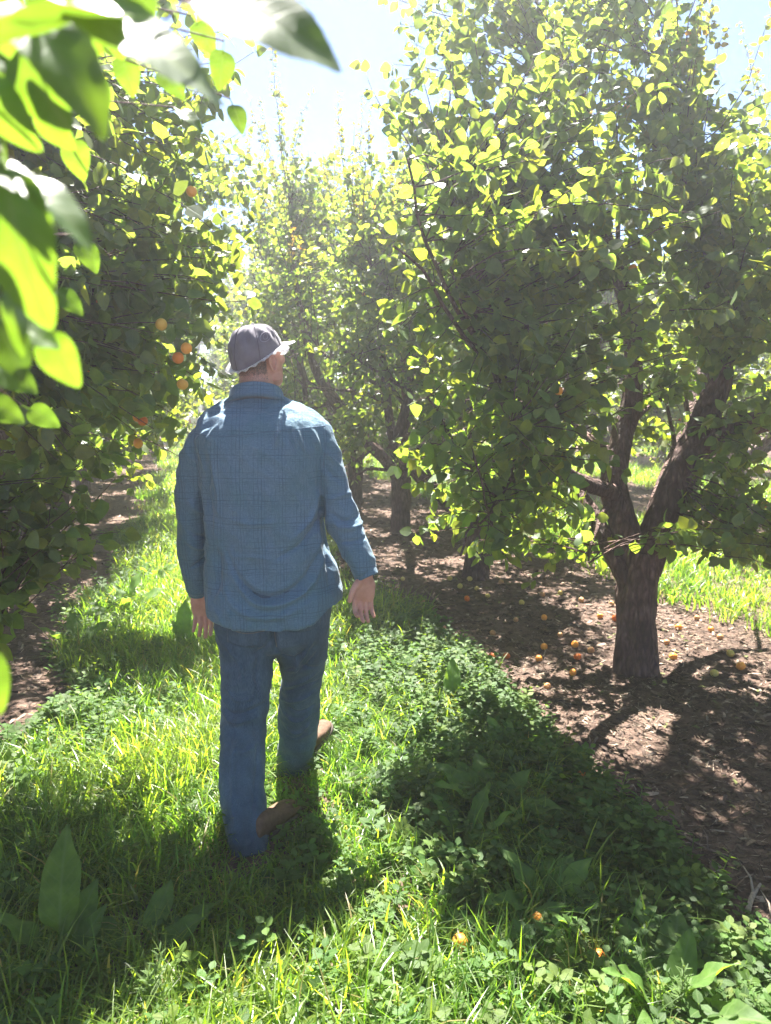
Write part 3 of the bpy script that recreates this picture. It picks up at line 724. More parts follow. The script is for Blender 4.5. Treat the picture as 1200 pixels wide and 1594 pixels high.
# mulch litter: chips, straw and dead leaves on the bare soil under the rows
def litter(mb, rng, n, x0, x1, y0, y1, lo, hi, wr, dark=1.0, strip=None):
    c = np.stack([rng.uniform(x0, x1, n), rng.uniform(y0, y1, n), np.zeros(n)], 1)
    if strip == 'R': a, b = edges(c[:, 1]); c = c[rng.random(n) < np.clip((c[:, 0] - b) * 3 + .8, 0.02, 1)]
    if strip == 'L': a, b = edges(c[:, 1]); c = c[rng.random(n) < np.clip((a - c[:, 0]) * 3 + .8, 0.02, 1)]
    n = len(c); c[:, 2] = zg(c) + rng.uniform(.001, .010, n)
    L = lo * (hi / lo) ** (rng.random(n)**1.6); W = L * rng.uniform(*wr, n)
    az = rng.uniform(0, 6.28, n); d = np.stack([np.cos(az), np.sin(az), rng.normal(0, .22, n)], 1)
    X, Y, Z = ortho(nrm(d), np.array([0, 0, 1.0]) + rng.normal(0, .35, (n, 3)))
    tv = np.array([[-.5, -.5, 0], [.5, -.42, .0], [-.45, 0, .12], [.5, .05, .10], [-.3, .5, 0], [.25, .46, .02], [-.5, -.5, -.12], [.5, -.42, -.12], [-.3, .5, -.12], [.25, .46, -.1]])
    f = [[0, 1, 3, 2], [2, 3, 5, 4], [6, 8, 9, 7]]
    m = rng.random(n)[:, None]
    col = np.where(m < .5, np.array([0.070, 0.046, 0.035]), np.where(m < .87, np.array([0.145, 0.100, 0.072]), np.array([0.30, 0.23, 0.175]))) * rng.uniform(.6, 1.35, (n, 1)) * dark
    inst(mb, tv, None, f, np.zeros((len(tv), 2)), c, X, Y, Z, np.stack([W, L, np.minimum(W, .006)], 1), col)
lm = MB()
litter(lm, rg, 30000, 1.2, 4.0, 1.3, 5.2, .007, .07, (.07, .4), strip='R')
litter(lm, rg, 16000, 1.2, 3.6, 1.3, 4.6, .02, .09, (.025, .07), strip='R')
litter(lm, rg, 9000, 1.2, 4.0, 5.2, 11.0, .015, .09, (.1, .45), strip='R')
litter(lm, rg, 7000, 1.2, 4.0, 11, 28.0, .03, .14, (.15, .5), strip='R')
litter(lm, rg, 20000, -3.2, -.6, 2.4, 7.0, .008, .07, (.07, .4), strip='L')
litter(lm, rg, 7000, -3.2, -.7, 7, 26.0, .02, .12, (.12, .5), strip='L')
litter(lm, rg, 6000, 5.5, 8.0, 3.5, 18.0, .02, .12, (.12, .5))
def dead_leaves(mb, rng, n, x0, x1, y0, y1):
    c = np.stack([rng.uniform(x0, x1, n), rng.uniform(y0, y1, n), np.zeros(n)], 1); c[:, 2] = zg(c) + rng.uniform(.004, .014, n)
    a, b = edges(c[:, 1]); c = c[(c[:, 0] > b) | (c[:, 0] < a)]; n = len(c)
    az = rng.uniform(0, 6.28, n); X, Y, Z = ortho(np.stack([np.cos(az), np.sin(az), rng.normal(0, .15, n)], 1), np.array([0, 0, 1.0]) + rng.normal(0, .3, (n, 3)))
    m = rng.random((n, 1))
    col = np.where(m < .5, np.array([0.12, 0.080, 0.055]), np.where(m < .85, np.array([0.24, 0.165, 0.11]), np.array([0.16, 0.17, 0.06]))) * rng.uniform(.7, 1.3, (n, 1))
    inst(mb, *leaf_template(4, .7, petiole=.25, curl=.1, fold=.3), c, X, Y, Z, rng.uniform(.02, .045, n)[:, None] * np.stack([rng.uniform(.6, 1.1, n), np.ones(n), rng.uniform(.5, 2.5, n)], 1), col)
dead_leaves(lm, rg, 1500, 1.3, 4.0, 1.5, 8.0); dead_leaves(lm, rg, 500, -3, -.7, 2.8, 9)
mulch = lm.build('mulch', M_CHIP, smooth=False); tag(mulch, 'brown mulch of wood chips, straw and dead leaves under the trees', 'mulch', kind='stuff')

# larger sticks lying on the mulch
M_STICK = simple('dry_wood', (0.17, 0.12, 0.095), .85, .2, 60, .5, .6); M_STRAW = simple('pale_bark', (0.30, 0.24, 0.19), .85, .2, 50, .35, .5)
def stick(pts, r, mat, label, flat=1.0):
    P = np.array([GP(a, b, .012) for a, b in pts]); P[:, 2] += zg(P); o = P[0].copy(); P = P - o
    mb = MB(); p = spline(P, 18); p[:, 2] += .006 * np.sin(np.linspace(0, 3.1, 18))
    tube(mb, p, np.linspace(r, r * .45, 18), 8, wob=lambda P, a, rr: rr * (1 + .2*np.sin(a[None]*2 + P[:, :1]*60)))
    if len(pts) > 2:
        q = p[9]; tube(mb, np.array([q, q + np.array([.03, .05, .02]), q + np.array([.05, .11, .02])]), [r*.5, r*.35, r*.2], 6)
    s = mb.build('fallen_stick', mat); s.location = o; tag(s, label, 'stick', 'sticks lying on the mulch'); return s
stick([(900, 1200), (912, 1180), (922, 1160), (930, 1148)], .011, M_STICK, 'knobbly brown stick beside two apricots near the grass edge')
stick([(1164, 1415), (1172, 1392), (1184, 1372)], .010, M_STRAW, 'pale strip of bark at the lower right edge of the mulch')
stick([(1060, 1292), (1100, 1318), (1145, 1330)], .006, M_STICK, 'thin dark twig on mulch at the lower right')
stick([(660, 918), (672, 932), (690, 944)], .012, M_STICK, 'short crooked stick on mulch right of the man\'s hand')
stick([(1010, 1405), (1060, 1375), (1120, 1350)], .005, M_STRAW, 'long pale twig between weeds and mulch at the lower right')
stick([(1180, 1440), (1200, 1434), (1240, 1430)], .008, M_STRAW, 'pale twig cut by the right edge of the view')
stick([(930, 1330), (960, 1300), (1010, 1290)], .006, M_STICK, 'brown twig at the weed border below the forked tree')

# fallen apricots
def fmat(name, a, b):
    k = NT(name); n = k.noise(k.tex('Object'), 2.2, 3); k.principled(k.ramp(n, [(0.35, a), (0.65, b)]), .5, .35, Subsurface_Weight=0.12, Subsurface_Scale=0.006); return k.m
FM = {'orange': fmat('ripe_skin', (.80, .24, .03), (.86, .40, .06)), 'red': fmat('overripe_skin', (.66, .10, .015), (.80, .24, .03)), 'yellow': fmat('unripe_skin', (.50, .40, .10), (.66, .46, .12)), 'dull': fmat('dried_skin', (.42, .20, .09), (.58, .30, .12))}
FME = {}
for k_, m_ in FM.items():
    me = ME_APRICOT.copy(); me.materials.clear(); me.materials.append(m_); FME[k_] = me
FALL = [(727, 935, 'red', 0), (675, 956, 'red', 'bright red-orange fallen apricot nearest the grass, right of the man\'s hand'), (847, 961, 'orange', 0), (803, 965, 'dull', 0), (934, 960, 'orange', 'orange fallen apricot just left of the thick trunk'),
 (958, 963, 'red', 'red-orange fallen apricot touching the left side of the thick trunk'), (767, 980, 'dull', 0), (872, 987, 'dull', 0), (847, 1002, 'orange', 0), (895, 1001, 'orange', 0), (766, 1017, 'red', 'large red-orange apricot on mulch midway between grass and trunk'),
 (839, 1019, 'orange', 0), (899, 1019, 'red', 0), (892, 1045, 'orange', 'bright orange fallen apricot lying alone below left of the thick trunk'), (852, 1066, 'dull', 'dull brownish apricot below the scatter left of the trunk'), (819, 1092, 'orange', 'orange apricot lying lowest of the scatter, near the weed edge'),
 (728, 1027, 'orange', 'orange apricot at the edge of the grass left of the scatter'), (1038, 1000, 'dull', 'pale brownish apricot just right of the thick trunk'), (1048, 1021, 'orange', 0), (1056, 977, 'orange', 0), (1107, 978, 'orange', 'orange apricot right of the trunk near the sunlit grass'),
 (1121, 990, 'dull', 0), (1137, 1016, 'yellow', 0), (1153, 1038, 'orange', 'orange apricot farthest to the right on the mulch'), (1112, 1047, 'yellow', 'yellow-green apricot right of the thick trunk'), (700, 901, 'yellow', 0), (731, 901, 'yellow', 0), (716, 916, 'yellow', 0), (742, 919, 'yellow', 0),
 (759, 930, 'yellow', 0), (872, 923, 'yellow', 0), (844, 927, 'dull', 0), (607, 910, 'yellow', 'yellow-green apricot beside the man\'s right cuff'), (627, 902, 'yellow', 0), (658, 936, 'dull', 0), (952, 940, 'dull', 0), (789, 1015, 'red', 0), (905, 1206, 'orange', 'orange apricot beside the knobbly stick by the weeds'),
 (916, 1202, 'dull', 'brownish apricot tucked under the end of the knobbly stick'), (839, 1446, 'orange', 'split orange apricot lying among the weeds in the lower right'), (932, 1500, 'red', 'small reddish apricot half buried in weeds at the lower right'), (716, 1486, 'orange', 'orange apricot hidden in bright grass at the bottom'),
 (735, 1025, 'dull', 0), (690, 975, 'dull', 0), (812, 940, 'yellow', 0), (780, 905, 'dull', 0), (905, 935, 'dull', 0), (1085, 960, 'dull', 0), (920, 1010, 'dull', 0)]
GN = {'red': 'small red-orange apricot fallen on brown mulch left of the thick trunk', 'orange': 'small orange apricot fallen on brown mulch near the thick forked trunk', 'yellow': 'small yellow-green apricot fallen on shaded mulch beyond the grass', 'dull': 'small dull brownish apricot lying on the mulch near the thick trunk'}
rf = np.random.default_rng(8)
ORN = ['first', 'second'] + ORD + ['thirteenth', 'fourteenth', 'fifteenth', 'sixteenth']
def nth_label(px, py, kd):
    k = sorted((f[0], f[1]) for f in FALL if f[2] == kd and f[1] < 1100).index((px, py))
    w = {'red': 'red-orange', 'orange': 'clear orange', 'yellow': 'yellow-green', 'dull': 'dull brownish'}[kd]
    return '%s apricot fallen on the mulch, %s from the left among the %s ones' % (w, ORN[k], w)
for (px, py, kd, lab) in FALL:
    r = rf.uniform(.020, .025) * (.95 if kd in ('yellow', 'dull') else 1.05); p = GP(px, py, r); p[2] = float(zground(p[0], p[1])) + r * .82
    if py > 1300: p[2] += .045
    o = apricot('fallen_apricot', tuple(p), r, rf); o.data = FME[kd]; o.rotation_euler = tuple(rf.uniform(-1.6, 1.6, 3))
    tag(o, lab or nth_label(px, py, kd), 'apricot', 'apricots fallen on the ground')

# broad-leaved dock plants and upright weeds
DOCK = leaf_template(16, .42, heart=False, curl=.20, fold=.25, petiole=.35, wave=.042)
def dock(px, py, leaves, label, seed, tint=1.0, name='dock_plant', tpl=DOCK, cat='dock plant', grp='broad-leaved docks growing in the grass'):
    """leaves: list of (azimuth deg in camera sense: 0 = right, 90 = away, length m, elevation deg, roll)"""
    rng = np.random.default_rng(seed); b = GP(px, py); b[2] = float(zground(b[0], b[1]))
    mb = MB(); fw = np.array([math.sin(YAW), math.cos(YAW), 0])
    for (a, L, el, roll) in leaves:
        h = c_r * math.cos(R(a)) + fw * math.sin(R(a)); Y = h * math.cos(R(el)) + np.array([0, 0, 1.0]) * math.sin(R(el))
        Zh = np.array([0, 0, 1.0]) * math.cos(R(el)) - h * math.sin(R(el)); side = np.cross(Y, Zh); Zh = Zh * math.cos(R(roll)) + side * math.sin(R(roll))
        X, Y, Z = ortho(Y[None], Zh[None]); p = h * .012
        L = L * (1.3 if b[0] > .6 else 1.15)
        inst(mb, *tpl, p[None], X, Y, Z, np.array([[L * rng.uniform(.9, 1.1), L, L * rng.uniform(.7, 1.4)]]), np.array([[0.085, 0.155, 0.038]]) * tint * rng.uniform(.85, 1.2))
    o = mb.build(name, M_WEED); o.location = tuple(b); tag(o, label, cat, grp); return o
def ros(rng, n, lo, hi, e0=25, e1=70): return [(a, rng.uniform(lo, hi), rng.uniform(e0, e1), rng.uniform(-30, 30)) for a in (np.arange(n) * 360 / n + rng.uniform(-25, 25, n))]
rd = np.random.default_rng(3)
dock(92, 1505, [(95, .235, 84, 4), (60, .15, 62, 25), (170, .15, 55, 10), (150, .12, 35, 0), (20, .12, 58, 60)], 'tall dull dock leaf standing upright at the lower left', 1, .9)
dock(215, 1500, [(80, .16, 38, 10), (150, .17, 30, 0), (40, .17, 30, -10), (15, .14, 45, 20), (230, .12, 15, 0), (300, .1, 20, 0)], 'limp broad grey-green dock beside the upright leaf at the lower left', 2, 1.0)
dock(765, 1275, ros(rd, 9, .10, .16, 25, 65), 'dense shaded dock clump on the right border of the grass', 3)
dock(735, 1330, ros(rd, 6, .09, .14, 30, 70), 'smaller dock clump just below the dense shaded one', 31)
dock(790, 1190, ros(rd, 6, .08, .12, 35, 75), 'dark little dock at the weed border above the dense clump', 32)
dock(850, 1425, ros(rd, 8, .09, .15, 30, 70), 'sunlit dock clump behind the split apricot', 4, 1.1)
dock(800, 1460, ros(rd, 6, .07, .11, 20, 55), 'low bright dock left of the split apricot', 41, 1.2)
dock(1035, 1590, ros(rd, 10, .11, .18, 30, 75), 'large crumpled dock at the bottom right corner area', 5, 1.05)
dock(1120, 1560, [(160, .12, 20, 0), (20, .15, 25, 0), (90, .12, 35, 0), (300, .1, 20, 0)], 'flat dock leaves at the far lower right', 51)
dock(703, 1112, [(80, .15, 78, 10), (100, .12, 65, -20), (50, .10, 60, 0), (200, .08, 40, 0)], 'upright bright dock leaf at the grass edge near the scattered fruit', 6, 1.2)
dock(285, 1010, [(95, .20, 80, 0), (60, .14, 70, 0), (130, .13, 65, 0)], 'upright dock leaf just left of the man\'s left hand', 7)
dock(120, 1015, ros(rd, 6, .13, .20, 35, 65), 'shaded dock on the left edge of the grass', 8)
dock(200, 955, ros(rd, 5, .14, .22, 40, 75), 'broad dock left of the man beyond the shaded one', 9)
dock(240, 905, ros(rd, 5, .12, .20, 40, 75), 'dock leaves growing beside the man\'s left sleeve', 91)
dock(170, 1230, ros(rd, 5, .07, .11, 30, 60), 'small dock in sunlit grass left of the man', 92, 1.2)
FLEA = leaf_template(3, .22, heart=False, petiole=.05, curl=.15)
def erect(px, py, h, label, seed, tint=1.1):
    rng = np.random.default_rng(seed); b = GP(px, py); mb = MB(); b[2] = float(zground(b[0], b[1]))
    for s_ in range(rng.integers(2, 4)):
        tip = np.array([rng.normal(0, .03), rng.normal(0, .03), h * rng.uniform(.7, 1)]); p = spline([[rng.normal(0, .01), rng.normal(0, .01), 0], tip * .5 + rng.normal(0, .006, 3), tip], 14)
        tube(mb, p, np.linspace(.0022, .001, 14), 5, col=(0.09, .13, .04)); n = 34
        t = np.linspace(.1, 1, n); P = np.stack([np.interp(t, np.linspace(0, 1, 14), p[:, i]) for i in range(3)], 1); a = np.arange(n) * 2.4
        out = np.stack([np.cos(a), np.sin(a), .2 + 1.0 * t], 1); X, Y, Z = ortho(nrm(out), np.array([[0, 0, 1.0]] * n))
        inst(mb, *FLEA, P, X, Y, Z, np.linspace(.055, .022, n), np.array([[0.085, .135, .05]]) * tint * rng.uniform(.8, 1.2, (n, 1)))
    o = mb.build('upright_weed', M_WEED); o.location = tuple(b); tag(o, label, 'weed', 'narrow-leaved weeds standing in the grass')
erect(238, 1590, .20, 'narrow-leaved weed in front of the limp dock at the lower left', 1)
erect(1070, 1590, .20, 'narrow-leaved weed rising through the crumpled dock', 2); erect(1165, 1600, .14, 'narrow-leaved weed in the bottom right corner', 3)
erect(925, 1345, .11, 'small pale upright weed on the shaded border', 4); erect(1035, 1440, .08, 'tiny upright weed beside the mulch at the lower right', 5)
erect(640, 1340, .10, 'leafy weed in the sunlit grass right of the near boot', 6, 1.2)

# white irrigation risers under the left row
M_WHITE = simple('white_plastic', (.75, .76, .76), .4, .4, 20, .06)
for i, (px, py, h) in enumerate([(157, 748, .28), (190, 720, .3), (612, 815, .34)]):
    b = GP(px, py); mb = MB(); tube(mb, [[0, 0, -.02], [0, 0, h * .5], [0.004, 0, h]], .011, 10); tube(mb, [[0, 0, h - .02], [0, 0, h + .02]], .017, 10); tube(mb, [[.0, 0, h + .02], [.0, 0, h + .05]], .007, 8)
    o = mb.build('irrigation_riser', M_WHITE); o.location = tuple(b)
    tag(o, ['nearer white plastic riser pipe under the left row', 'farther white plastic riser pipe under the left row', 'thin white riser pipe beside the third right trunk'][i], 'pipe', 'white irrigation risers')

# white pickup at the end of the alley
M_PAINT = simple('white_paint', (.80, .80, .80), .25, .5); M_GLASS = simple('dark_glass', (.03, .035, .04), .08, .6); M_TYRE = simple('rubber', (.03, .03, .03), .8, .3); M_LAMP = simple('red_lens', (.45, .05, .03), .25, .5); M_CHR = simple('bumper_metal', (.45, .45, .46), .3, .5, Metallic=.8)
def box(mb, x0, x1, y0, y1, z0, z1, tx=0, ty=0, b=.04):
    """bevelled box; tx,ty taper of the top"""
    bm = bmesh.new(); bmesh.ops.create_cube(bm, size=1)
    for v in bm.verts:
        top = v.co.z > 0
        v.co = Vector(((x0 + x1)/2 + v.co.x * (x1 - x0 - (2*tx if top else 0)), (y0 + y1)/2 + v.co.y * (y1 - y0 - (2*ty if top else 0)), (z0 + z1)/2 + v.co.z * (z1 - z0)))
    bmesh.ops.bevel(bm, geom=bm.edges[:], offset=b, segments=3, affect='EDGES', profile=.6)
    bmesh.ops.triangulate(bm, faces=bm.faces[:])
    bm.verts.index_update(); V = np.array([v.co[:] for v in bm.verts]); F = np.array([[v.index for v in f.verts] for f in bm.faces]); bm.free(); mb.add(V, F)
def part(name, mat, par, fn):
    mb = MB(); fn(mb); return mb.build(name, mat, par)
tk = empty('pickup_truck', tuple(GP(338, 697)), R(-6)); tag(tk, 'white pickup truck parked at the far end of the grass alley', 'truck')
def f_body(mb): box(mb, -.88, .88, 0, 1.7, .45, 1.0, .02, .0); box(mb, -.88, .88, 1.7, 4.6, .45, 1.0, .03, .05)
bdy = part('body', M_PAINT, tk, f_body)
cab = part('cab', M_PAINT, tk, lambda mb: box(mb, -.82, .82, 1.72, 3.3, .99, 1.62, .14, .25, .06))
part('rear_window', M_GLASS, cab, lambda mb: box(mb, -.62, .62, 1.79, 1.84, 1.08, 1.46, .05, 0, .01))
part('tailgate', M_PAINT, tk, lambda mb: box(mb, -.78, .78, -.04, .02, .52, .97, 0, 0, .015))
part('bumper', M_CHR, tk, lambda mb: box(mb, -.86, .86, -.14, -.02, .40, .52, 0, 0, .02))
for sx in (-1, 1):
    part('tail_light', M_LAMP, tk, lambda mb: box(mb, sx*.84 - .045, sx*.84 + .045, -.03, .01, .62, .92, 0, 0, .01))
    for y in (.75, 3.7):
        wh = part('wheel', M_TYRE, tk, lambda mb: tube(mb, [[sx*.72, y, .34], [sx*.75, y, .34], [sx*.88, y, .34], [sx*.91, y, .34]], [.28, .34, .34, .28], 28))
        part('rim', M_CHR, wh, lambda mb: tube(mb, [[sx*.895, y, .34], [sx*.915, y, .34]], [.2, .18], 20))
# broad trees closing the end of the alley
for i, (x, y, s_, lb_) in enumerate([(-2.4, 30, 1.2, 'big bushy tree closing the far end of the alley on the left'), (.3, 31, 1.25, 'big bushy tree closing the middle of the far end of the alley'), (2.9, 30, 1.2, 'big bushy tree closing the far end of the alley on the right')]):
    t = place_generic(i, (x, y, 0), i * 1.3, s_, lb_); t['group'] = 'trees closing the end of the alley'
# ------------------------------------------------------------------ the man
MA = YAW - R(6.0)
mu = np.array([math.cos(MA), -math.sin(MA), 0]); mf = np.array([math.sin(MA), math.cos(MA), 0])
fwh = np.array([math.sin(YAW), math.cos(YAW), 0])
M0 = fwh * 2.80 + c_r * (-.432)
man = empty('person', tuple(M0), -MA)
tag(man, 'man seen from behind in blue checked shirt, jeans and grey cap, walking away', 'person')
def toL(px, py, y):
    """pixel -> local (x, y, z) of the man's frame on the plane y"""
    r = ray(px, py); o = C0 - M0; t = (y - o.dot(mf)) / r.dot(mf); p = o + r * t
    return np.array([p.dot(mu), y, p[2]])
def loft(mb, rings, n=48, e=2.3, cap=True):
    """rings: (centre, axis_u, axis_v, hu, hv_pos, hv_neg, zsag)"""
    th = np.linspace(0, 2*np.pi, n, endpoint=False); c, s = np.cos(th), np.sin(th)
    cu = np.sign(c) * np.abs(c)**(2/e); sv = np.sign(s) * np.abs(s)**(2/e); VV = []
    for (ct, U, W, hu, hp, hn, sag) in rings:
        hv = np.where(s > 0, hp, hn)
        VV.append(np.asarray(ct)[None] + np.outer(cu * hu, U) + np.outer(sv * hv, W) + np.outer(sag * np.abs(c)**2.0 * (1 + .55*c), [0, 0, 1.0]))
    V = np.concatenate(VV); k = len(rings); i = np.arange(k-1)[:, None]*n; j = np.arange(n)[None]; j2 = (j+1) % n
    f = np.stack([i+j, i+j2, i+n+j2, i+n+j], -1).reshape(-1, 4); f3 = None
    if cap:
        V = np.vstack([V, VV[0].mean(0), VV[-1].mean(0)]); a = k*n; jj = np.arange(n); jn = (jj+1) % n
        f3 = np.vstack([np.stack([np.full(n, a), jn, jj], 1), np.stack([np.full(n, a+1), (k-1)*n+jj, (k-1)*n+jn], 1)])
    mb.add(V, f3, f)
def resamp(rows, n): return spline(np.array(rows, dtype=float), n)
XU, YU, ZU = np.array([1., 0, 0]), np.array([0, 1., 0]), np.array([0, 0, 1.])
def fused(name, mb, voxel, mat, parent, smooth=3, disp=None):
    """close the overlapping shells of mb into one skin and relax it"""
    o = mb.build(name, mat, None); m = o.modifiers.new('r', 'REMESH'); m.mode = 'VOXEL'; m.voxel_size = voxel; m.use_smooth_shade = True
    s_ = o.modifiers.new('s', 'SMOOTH'); s_.factor = .5; s_.iterations = smooth
    bpy.context.view_layer.update(); dg = bpy.context.evaluated_depsgraph_get()
    me = bpy.data.meshes.new_from_object(o.evaluated_get(dg)); o.modifiers.clear(); old = o.data; o.data = me; bpy.data.meshes.remove(old)
    n = len(me.vertices); V = np.zeros(n*3, dtype=np.float32); N = np.zeros(n*3, dtype=np.float32)
    me.vertices.foreach_get('co', V); me.vertices.foreach_get('normal', N); V = V.reshape(-1, 3).astype(float); N = N.reshape(-1, 3).astype(float)
    if disp is not None:
        V = V + disp(V, N); me.vertices.foreach_set('co', V.astype(np.float32).ravel())
    me.polygons.foreach_set('use_smooth', np.ones(len(me.polygons), dtype=bool)); me.update()
    if not me.materials: me.materials.append(mat)
    o.parent = parent; return o

def fold_field(V, N, folds, yside=-1):
    d = np.zeros(len(V)); m = (N[:, 1] * yside > -.25)
    for pts, amp, sg in folds:
        P = np.array([toL(a, b, -.12)[[0, 2]] for a, b in pts]); P = spline(P, 14); Q = V[:, [0, 2]]; best = np.full(len(V), 9.0); tt = np.zeros(len(V))
        for i in range(13):
            a, b = P[i], P[i+1]; ab = b - a; t = np.clip(((Q - a) @ ab) / (ab @ ab), 0, 1); r = np.linalg.norm(Q - a - t[:, None]*ab, axis=1)
            u = r < best; best[u] = r[u]; tt[u] = (i + t[u]) / 13
        d += m * amp * np.exp(-(best / sg)**2) * np.sin(np.pi * np.clip(tt, .03, .97))**.6
    return d
# ---- torso and sleeves of the shirt
def trow(py, l, r, yc, dp, sag=0.0, back=1.0):
    a, b = toL(l, py, yc), toL(r, py, yc); return [(a[0]+b[0])/2, yc, (a[2]+b[2])/2, (b[0]-a[0])/2, dp, sag]
rows = [trow(606, 374, 430, .065, .062), trow(620, 358, 444, .060, .070), trow(632, 334, 472, .050, .080), trow(642, 318, 490, .036, .096), trow(654, 308, 501, .018, .116), trow(672, 304, 505, .006, .131), trow(695, 303, 506, 0, .140), trow(740, 312, 502, 0, .144),
        trow(790, 319, 501, 0, .144), trow(840, 322, 507, .005, .143), trow(880, 320, 518, .01, .146, .004), trow(912, 319, 526, .01, .152, .016), trow(938, 321, 531, .0, .158, .034), trow(964, 325, 531, .0, .160, .055)]
rr_ = resamp(rows, 60)
sh = MB(); loft(sh, [(np.array([q[0], q[1], q[2]]), XU, YU, q[3], q[4]*.98, q[4], q[5]) for q in rr_], 64, 2.35)
ARM_R = [(474, 667, .0, .050), (488, 675, .0, .063), (500, 705, -.005, .066), (513, 745, -.015, .064), (527, 790, -.03, .060), (543, 832, -.055, .057), (558, 868, -.085, .050), (569, 893, -.105, .043)]
ARM_L = [(338, 678, .0, .050), (322, 683, .0, .062), (309, 714, .015, .064), (300, 755, .035, .059), (299, 805, .060, .056), (300, 850, .085, .053), (304, 890, .115, .048), (310, 918, .14, .042)]
def arm_pts(A): return resamp([list(toL(a, b, y)) + [r] for a, b, y, r in A], 36)
AR, AL = arm_pts(ARM_R), arm_pts(ARM_L)
for A in (AR, AL):
    q0 = A[0, :3] + (A[0, :3] - A[2, :3]) * .8; tube(sh, np.vstack([q0, A[:, :3]]), np.concatenate([[A[0, 3]*.55], A[:, 3]]), 32)
SF = [([(347, 850), (368, 893), (397, 923), (430, 926), (470, 905), (503, 853)], -.010, .011), ([(352, 870), (378, 915), (400, 938), (440, 938), (480, 915), (508, 870)], .009, .010),
      ([(340, 897), (370, 945), (427, 957), (495, 930)], .006, .012), ([(503, 767), (497, 813), (467, 847), (430, 868)], -.007, .010), ([(495, 760), (485, 805), (455, 838)], .007, .010),
      ([(508, 790), (520, 863), (528, 905)], .008, .011), ([(500, 800), (508, 860), (516, 915)], -.008, .010), ([(436, 668), (430, 684), (424, 700)], .005, .006), ([(462, 668), (470, 692), (480, 712)], .006, .006), ([(450, 668), (455, 690), (462, 705)], -.005, .006),
      ([(485, 668), (492, 690), (497, 705)], .006, .007), ([(325, 700), (338, 760), (340, 800)], .005, .010), ([(330, 720), (322, 770), (330, 820)], -.005, .009), ([(345, 805), (400, 815), (440, 808)], .003, .010),
      ([(350, 865), (395, 866), (430, 870)], .003, .008), ([(320, 690), (330, 672), (340, 660)], .004, .006), ([(300, 690), (312, 680), (325, 668)], .004, .006), ([(420, 760), (425, 840), (415, 900)], .004, .016), ([(375, 720), (385, 790), (380, 850)], -.003, .014),
      ([(330, 940), (340, 900), (335, 860)], -.006, .012), ([(515, 800), (535, 812), (560, 806)], -.006, .007), ([(517, 815), (540, 824), (568, 818)], .005, .007), ([(512, 780), (528, 775), (548, 770)], .004, .007), ([(530, 845), (552, 842), (575, 838)], -.004, .006),
      ([(500, 700), (515, 715), (530, 730)], .005, .006), ([(505, 725), (520, 742), (535, 752)], -.005, .007), ([(280, 830), (298, 845), (318, 848)], -.005, .007), ([(282, 855), (300, 866), (318, 862)], .005, .006), ([(285, 900), (300, 890), (318, 878)], -.006, .006), ([(282, 780), (298, 800), (316, 815)], .004, .008)]
def shirt_disp(V, N):
    d = 2.1*fold_field(V, N, SF)
    W = V * np.array([1, 1, .45]); W2 = V @ np.array([[.8, 0, .6], [0, 1, 0], [-.6, 0, .8]]) * np.array([1, 1, .35])
    d += .0036 * snoise(W, 26, 2) + .0046 * (1 - 2*np.abs(snoise(W2, 17, 5))) + .0040 * (1 - 2*np.abs(snoise(V @ np.array([[.8, 0, -.6], [0, 1, 0], [.6, 0, .8]]) * np.array([1, 1, .3]), 30, 11))) + .0012 * snoise(V, 70, 4)
    low = np.clip((1.05 - V[:, 2]) / .15, 0, 1); d += .005 * low * .7 * np.sin(np.arctan2(V[:, 1], V[:, 0]) * 5 + 1)
    return N * d[:, None]
def shirt_mat():
    k = NT('checked_cotton'); tc = k.n('TexCoord'); co = tc.outputs['Object']
    nv = k.n('TexNoise'); nv.inputs['Scale'].default_value = 6; k.l(co, nv.inputs['Vector'])
    wv = k.n('VectorMath', operation='MULTIPLY_ADD'); k.l(nv.outputs['Color'], wv.inputs[0]); wv.inputs[1].default_value = (.022, .022, .022); k.l(co, wv.inputs[2])
    s = k.n('SeparateXYZ'); k.l(wv.outputs[0], s.inputs[0])
    def line(c, period, width, off):
        f = k.math('PINGPONG', k.math('ADD', c, off), period / 2); return k.math('SUBTRACT', 1.0, k.math('MULTIPLY', f, 1.0 / width), clamp=True)
    br = k.ramp(k.noise(k.tex('Object', (14, 14, 14)), 1.0, 3), [(.35, (.25,)*3), (.6, (1,)*3)])
    ls = [line(s.outputs[0], .074, .0022, .01), line(s.outputs[0], .074, .0014, .022), line(s.outputs[0], .037, .0011, .0), line(s.outputs[2], .082, .0021, .0), line(s.outputs[2], .082, .0013, .013), line(s.outputs[2], .041, .0011, .02)]
    L = ls[0]
    for q in ls[1:]: L = k.math('MAXIMUM', L, q)
    L = k.math('MULTIPLY', k.math('MULTIPLY', L, .62), br)
    n1 = k.noise(k.tex('Object', (1, 1, .06)), 620, 2); n2 = k.noise(k.tex('Object', (.06, 1, 1)), 620, 2); n3 = k.noise(co, 5, 4)
    base = k.ramp(k.math('MULTIPLY', k.math('ADD', n1, n2), .5), [(.35, (.064, .132, .200)), (.65, (.125, .212, .290))])
    base = k.mix(base, k.ramp(n3, [(.35, (.86, .95, .92)), (.65, (1.1, 1.05, 1.1))]), 1.0, 'MULTIPLY')
    c = k.mix(base, (.022, .05, .095), L)
    nz = k.noise(k.tex('Object', (1, 1, .5)), 34, 5, .6); h = k.math('ADD', k.math('MULTIPLY', nz, 1.0), k.math('MULTIPLY', k.math('ADD', n1, n2), .06))
    k.principled(c, .8, .25, k.bump(h, .7, .010), Sheen_Weight=.15); return k.m
M_SHIRT = shirt_mat()
shirt = fused('shirt', sh, .0055, M_SHIRT, man, 5, shirt_disp)
def bvh_of(o):
    me = o.data; return BVHTree.FromPolygons([v.co[:] for v in me.vertices], [p.vertices[:] for p in me.polygons])
